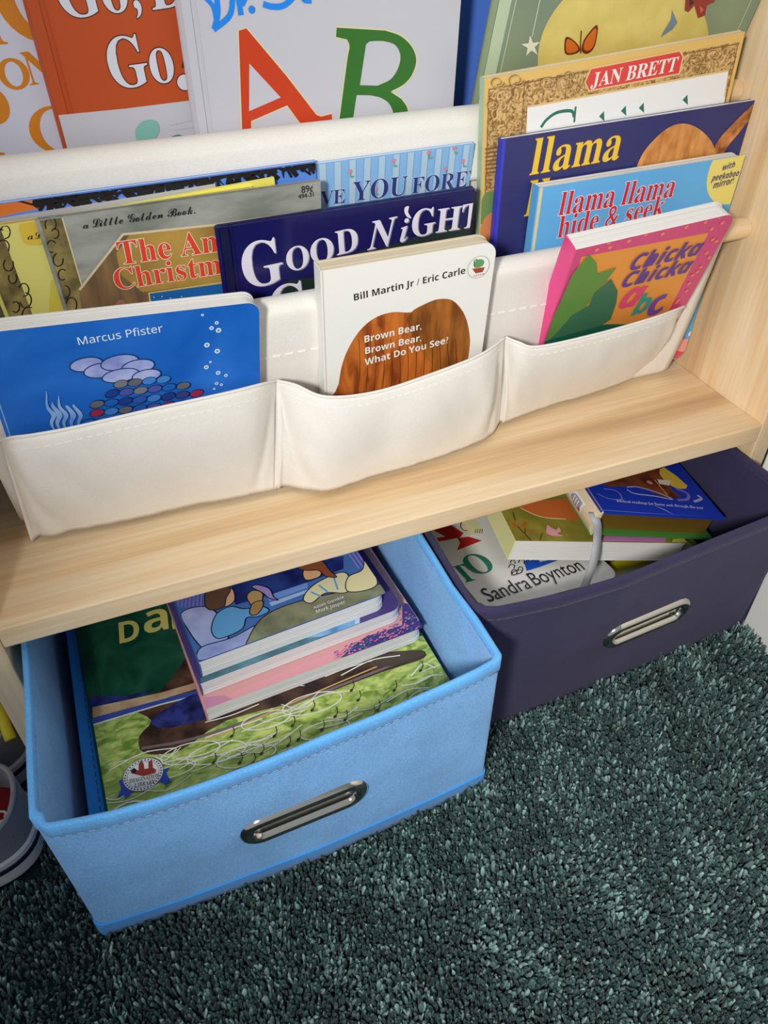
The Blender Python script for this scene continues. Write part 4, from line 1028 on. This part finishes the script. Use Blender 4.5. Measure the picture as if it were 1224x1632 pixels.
# ribbon marker hanging out of the pages
rp = [at_z(944, 817, .133), at_z(951, 832, .130), at_z(952, 858, .112), at_z(948, 888, .0990), at_z(938, 918, .0945), at_z(928, 946, .0940)]
rp = [Mi.inverted() @ x for x in smooth_open(rp, 5)]
rw = Vector((.0042, 0.0002, 0)); r = MB(); r.loft([[p_ - rw for p_ in rp], [p_ + rw for p_ in rp]], False)
r.build('ribbon_marker', cloth('silver_ribbon', (176, 178, 186), 2500, .1, .03, .45), bib, smooth=True, solid=.0004)

# ------------------------------------------------------------------ shoes left of the blue bin
RUBBER = plain('white_rubber', (206, 202, 196), 0.6); SUEDE = cloth('grey_suede', (112, 108, 114), 900, .4, .12, .95, .3)
NAVYR = plain('navy_rubber_stripe', (24, 26, 52), 0.5); REDF = cloth('red_lining', (120, 14, 14), 1500, .2, .08, .9)
def shoe(label, M, group, lace=None):
    root = thing('sneaker', label, 'shoe', M, group)
    foot = smooth_closed([(0, 0), (.008, -.022), (.034, -.033), (.09, -.034), (.16, -.043), (.215, -.038), (.245, -.012), (.243, .018), (.21, .040), (.15, .042), (.09, .034), (.034, .033), (.008, .022)], 5)
    def ring(ins, z, kx=1.0, ox=0.0, tz=0.0):
        out = []
        for p in foot:
            c = Vector((min(max(p.x, .034), .20), 0)); d = (p.to_2d() if len(p) > 2 else p) - c
            q = c + d * max(0.05, 1 - ins / max(d.length, 1e-6)); out.append((ox + q.x * kx, q.y, z + tz * q.x))
        return out
    m = MB(); m.loft([ring(.002, 0), ring(-.001, .002), ring(-.0012, .0245), ring(.001, .027)], True, 0, True, True); m.build('sole', RUBBER, root, angle=40)
    m = MB(); m.loft([ring(-.0010, .0145), ring(-.0018, .015), ring(-.0018, .0195), ring(-.0010, .020)], True); m.build('sole_stripe', NAVYR, root)
    m = MB(); m.loft([ring(.0005, .026), ring(.0008, .036, .97, .0003), ring(.0012, .046, .82, .0008), ring(.0018, .056, .66, .0012), ring(.0024, .0605, .62, .0014), ring(.0046, .0610, .61, .0030), ring(.0054, .056, .61, .0036), ring(.0052, .032, .63, .0032)], True)
    m.build('upper', SUEDE, root, smooth=True)
    m = MB(); col = [Vector(p) for p in ring(.0036, .0610, .615, .0022)]; m.tube(col + [col[0]], .0019, 8); m.build('collar_trim', cloth('pale_trim', (146, 142, 146), 1500, .3, .06), root, smooth=True)
    m = MB(); m.loft([ring(.0050, .0335, .63, .0032), ring(.03, .0335, .63, .0032)], True, 0, False, True)
    ins = [REDF, plain('insole_print', (210, 206, 206), .7), plain('insole_mark', (60, 20, 70), .7)]
    vs, fs = text_mesh('CE', 'sb')
    q = [(.0185 + (-y) * .0125 + .008, -.004 + x * .0115 - .004  , .0338) for x, y in vs]
    m.add(q, [f[::-1] for f in fs], 1)
    m.add([(.0185 + x, .0155 + y  , .0338) for x, y in ((-.004, 0), (0, -.004), (.004, 0), (0, .004))], [(0, 1, 2, 3)], 2)
    m.build('insole', ins, root)
    m = MB()
    for sgn in (1,):
        rows = []
        for t in range(7):
            z = .027 + t * .0055; ii = .0001 + .0022 * (max(0, z - .03) / .03) ** 1.4
            rg = ring(ii - .0012, z); idx = [i for i, p in enumerate(foot) if .045 < p[0] < .075 and p[1] * sgn > 0]
            rows.append([(rg[i][0] + t * .003, rg[i][1], rg[i][2]) for i in idx])
        m.loft(rows, False)
    m.build('side_stripe', cloth('red_stripe', (168, 40, 46), 1200, .3, .1), root)
    if lace:
        m = MB(); m.tube(smooth_open([(.004, .030, .062), (.012, .004, .078), (.03, .0, .086), (.06, .010, .078)], 6), .0042, 8); m.tube(smooth_open([(.003, -.012, .064), (.015, -.022, .078), (.05, -.020, .082)], 6), .004, 8)
        m.build('lace', lace, root, smooth=True)
    return root
Rz = lambda a: Matrix.Rotation(R(a), 4, 'Z')
shoe('grey sneaker with red lining and navy sole stripe left of the blue bin', Matrix.Translation((-.0238, -.0335, -.004)) @ Rz(176), 'sneakers beside the bookcase')
shoe('grey sneaker with a yellow lace behind the red-lined sneaker', Matrix.Translation((-.0235, .043, -.004)) @ Rz(178), 'sneakers beside the bookcase', plain('yellow_lace', (206, 190, 30), .6))

# ------------------------------------------------------------------ carpet pile
def carpet():
    rng = np.random.default_rng(11)
    x0, x1, y0, y1, st = -0.42, 0.613, -0.62, 0.10, 0.00235
    gx, gy = np.meshgrid(np.arange(x0, x1, st), np.arange(y0, y1, st * 0.92), indexing='ij')
    gx = gx.copy(); gx[:, 1::2] += st / 2
    px = gx.ravel() + rng.normal(0, st * .23, gx.size); py = gy.ravel() + rng.normal(0, st * .23, gx.size)
    keep = px < 0.6125
    ca, sa = math.cos(BR), math.sin(BR)
    lx = (px - BX) * ca + (py - BY) * sa; ly = -(px - BX) * sa + (py - BY) * ca
    bb = np.interp(lx, [0, .016, .059, .104, .157, .212, .255, .296], [0, .0013, .0038, .0048, .0062, .0045, .0029, 0])
    keep &= ~((lx > -.001) & (lx < .297) & (ly > -bb - .001) & (ly < .28))
    qx = px - NX; nb = np.interp(qx, [0, .0268, .100, .167, .238, .3035], [.0068, .0063, .0032, .0001, -.0038, -.0065])
    keep &= ~((qx > -.001) & (qx < NW + .001) & (py - NY > -nb - .001))
    for a in (-0.018, W): keep &= ~((px > a - .001) & (px < a + .019) & (py > -.001))
    for sx, sy in ((-.0238, -.0335), (-.0235, .043)): keep &= ~((px < sx - .004) & (px > sx - .25) & (abs(py - sy) < .033))
    tw = np.clip((px - .40 + .25 * (py + .2)) / .12, 0, 1) + np.clip((.075 - px) / .08, 0, 1)
    keep &= rng.random(px.size) > .34 * np.clip(tw, 0, 1)  # tufts dropped at both sides so the sparser pile looks shaded
    px, py = px[keep], py[keep]; n = px.size
    # broad lay of the pile: patches leaning in different directions, as feet leave it
    def field(seed, sc):
        r = np.random.default_rng(seed); f = np.zeros(n)
        for k in range(7):
            a = r.uniform(0, 6.28); w = sc * r.uniform(.5, 1.6); f += np.sin((px * math.cos(a) + py * math.sin(a)) * w + r.uniform(0, 6.28))
        return f / 2.6
    lay = field(1, 26); lay2 = field(2, 60); lay3 = field(3, 110)
    K = 5
    # the pile stands full in the middle and is made thin and short at the right and the left, putting shade into its shape
    toward = np.clip((px - .42 + .25 * (py + .2)) / .12, 0, 1) * .75 + np.clip((.075 - px) / .08, 0, 1.3) + .40 * lay
    thin = 1 / (1 + np.exp(-(toward - .5) * 6))
    hgt = rng.normal(.0112, .0017, n) + .0011 * lay2 + .0009 * lay3 - .0070 * thin * rng.random(n) - .0030 * (rng.random(n) > .8)
    ang = .78 + 1.0 * lay2 + rng.normal(0, 1.2, n)
    lean = np.clip(.0018 + .0008 * lay3 + rng.normal(0, .0010, n), .0002, .0048)
    dx, dy = np.cos(ang) * lean, np.sin(ang) * lean
    rad = np.clip(rng.normal(.00118, .00030, n), .0006, .0021) * (1 - .18 * thin)
    levels = ((0.0, .8), (.60, 1.05), (.90, .85))
    ph = rng.uniform(0, 6.28, n); V = np.empty((n, len(levels) * K + 1, 3), np.float32)
    for li, (t, rr) in enumerate(levels):
        for k in range(K):
            a = ph + 2 * math.pi * k / K + t * 1.1
            wob = 1 + .35 * np.sin(ph * 3 + k * 2.4)
            V[:, li * K + k, 0] = px + dx * t * t + rad * rr * wob * np.cos(a)
            V[:, li * K + k, 1] = py + dy * t * t + rad * rr * wob * np.sin(a)
            V[:, li * K + k, 2] = -.0095 + hgt * t + rng.normal(0, .0004, n) * t
    V[:, -1, 0] = px + dx * 1.02; V[:, -1, 1] = py + dy * 1.02; V[:, -1, 2] = -.0095 + hgt
    nv = V.shape[1]; base = []
    for li in range(len(levels) - 1):
        for k in range(K):
            j = (k + 1) % K; base.append((li * K + k, li * K + j, (li + 1) * K + j, (li + 1) * K + k))
    t0 = (len(levels) - 1) * K
    tri = [(t0 + k, t0 + (k + 1) % K, nv - 1) for k in range(K)]
    quads = (np.array(base)[None] + (np.arange(n) * nv)[:, None, None]).reshape(-1, 4)
    tris = (np.array(tri)[None] + (np.arange(n) * nv)[:, None, None]).reshape(-1, 3)
    me = bpy.data.meshes.new('carpet_pile')
    me.vertices.add(n * nv); me.vertices.foreach_set('co', V.ravel())
    loops = np.concatenate([quads.ravel(), tris.ravel()]).astype(np.int32)
    me.loops.add(loops.size); me.loops.foreach_set('vertex_index', loops)
    ls = np.concatenate([np.arange(len(quads)) * 4, len(quads) * 4 + np.arange(len(tris)) * 3]).astype(np.int32)
    me.polygons.add(ls.size); me.polygons.foreach_set('loop_start', ls)
    me.update(calc_edges=True)
    me.polygons.foreach_set('use_smooth', np.ones(ls.size, bool))
    col = np.clip(rng.normal(.42, .24, n) + .08 * lay3 + (rng.random(n) > .955) * .5, 0, 1)
    at = me.attributes.new('yarn', 'FLOAT', 'POINT'); at.data.foreach_set('value', np.repeat(col, nv).astype(np.float32))
    m, nt, b = principled('dark_green_yarn'); L = nt.links.new
    a = N(nt, 'ShaderNodeAttribute', attribute_name='yarn'); cr = N(nt, 'ShaderNodeValToRGB')
    cr.color_ramp.elements[0].color = (*lin((14, 40, 42)), 1); cr.color_ramp.elements[1].color = (*lin((150, 186, 180)), 1)
    x = cr.color_ramp.elements.new(.5); x.color = (*lin((50, 86, 82)), 1)
    L(a.outputs['Fac'], cr.inputs[0]); L(cr.outputs[0], b.inputs['Base Color'])
    b.inputs['Roughness'].default_value = .45; b.inputs['Specular IOR Level'].default_value = .5; b.inputs['Sheen Weight'].default_value = .25
    me.materials.append(m)
    o = bpy.data.objects.new('carpet_pile', me); COL.objects.link(o)
    tag(o, 'dark green plush carpet pile in front of the bookcase', 'carpet', kind='stuff')
carpet()
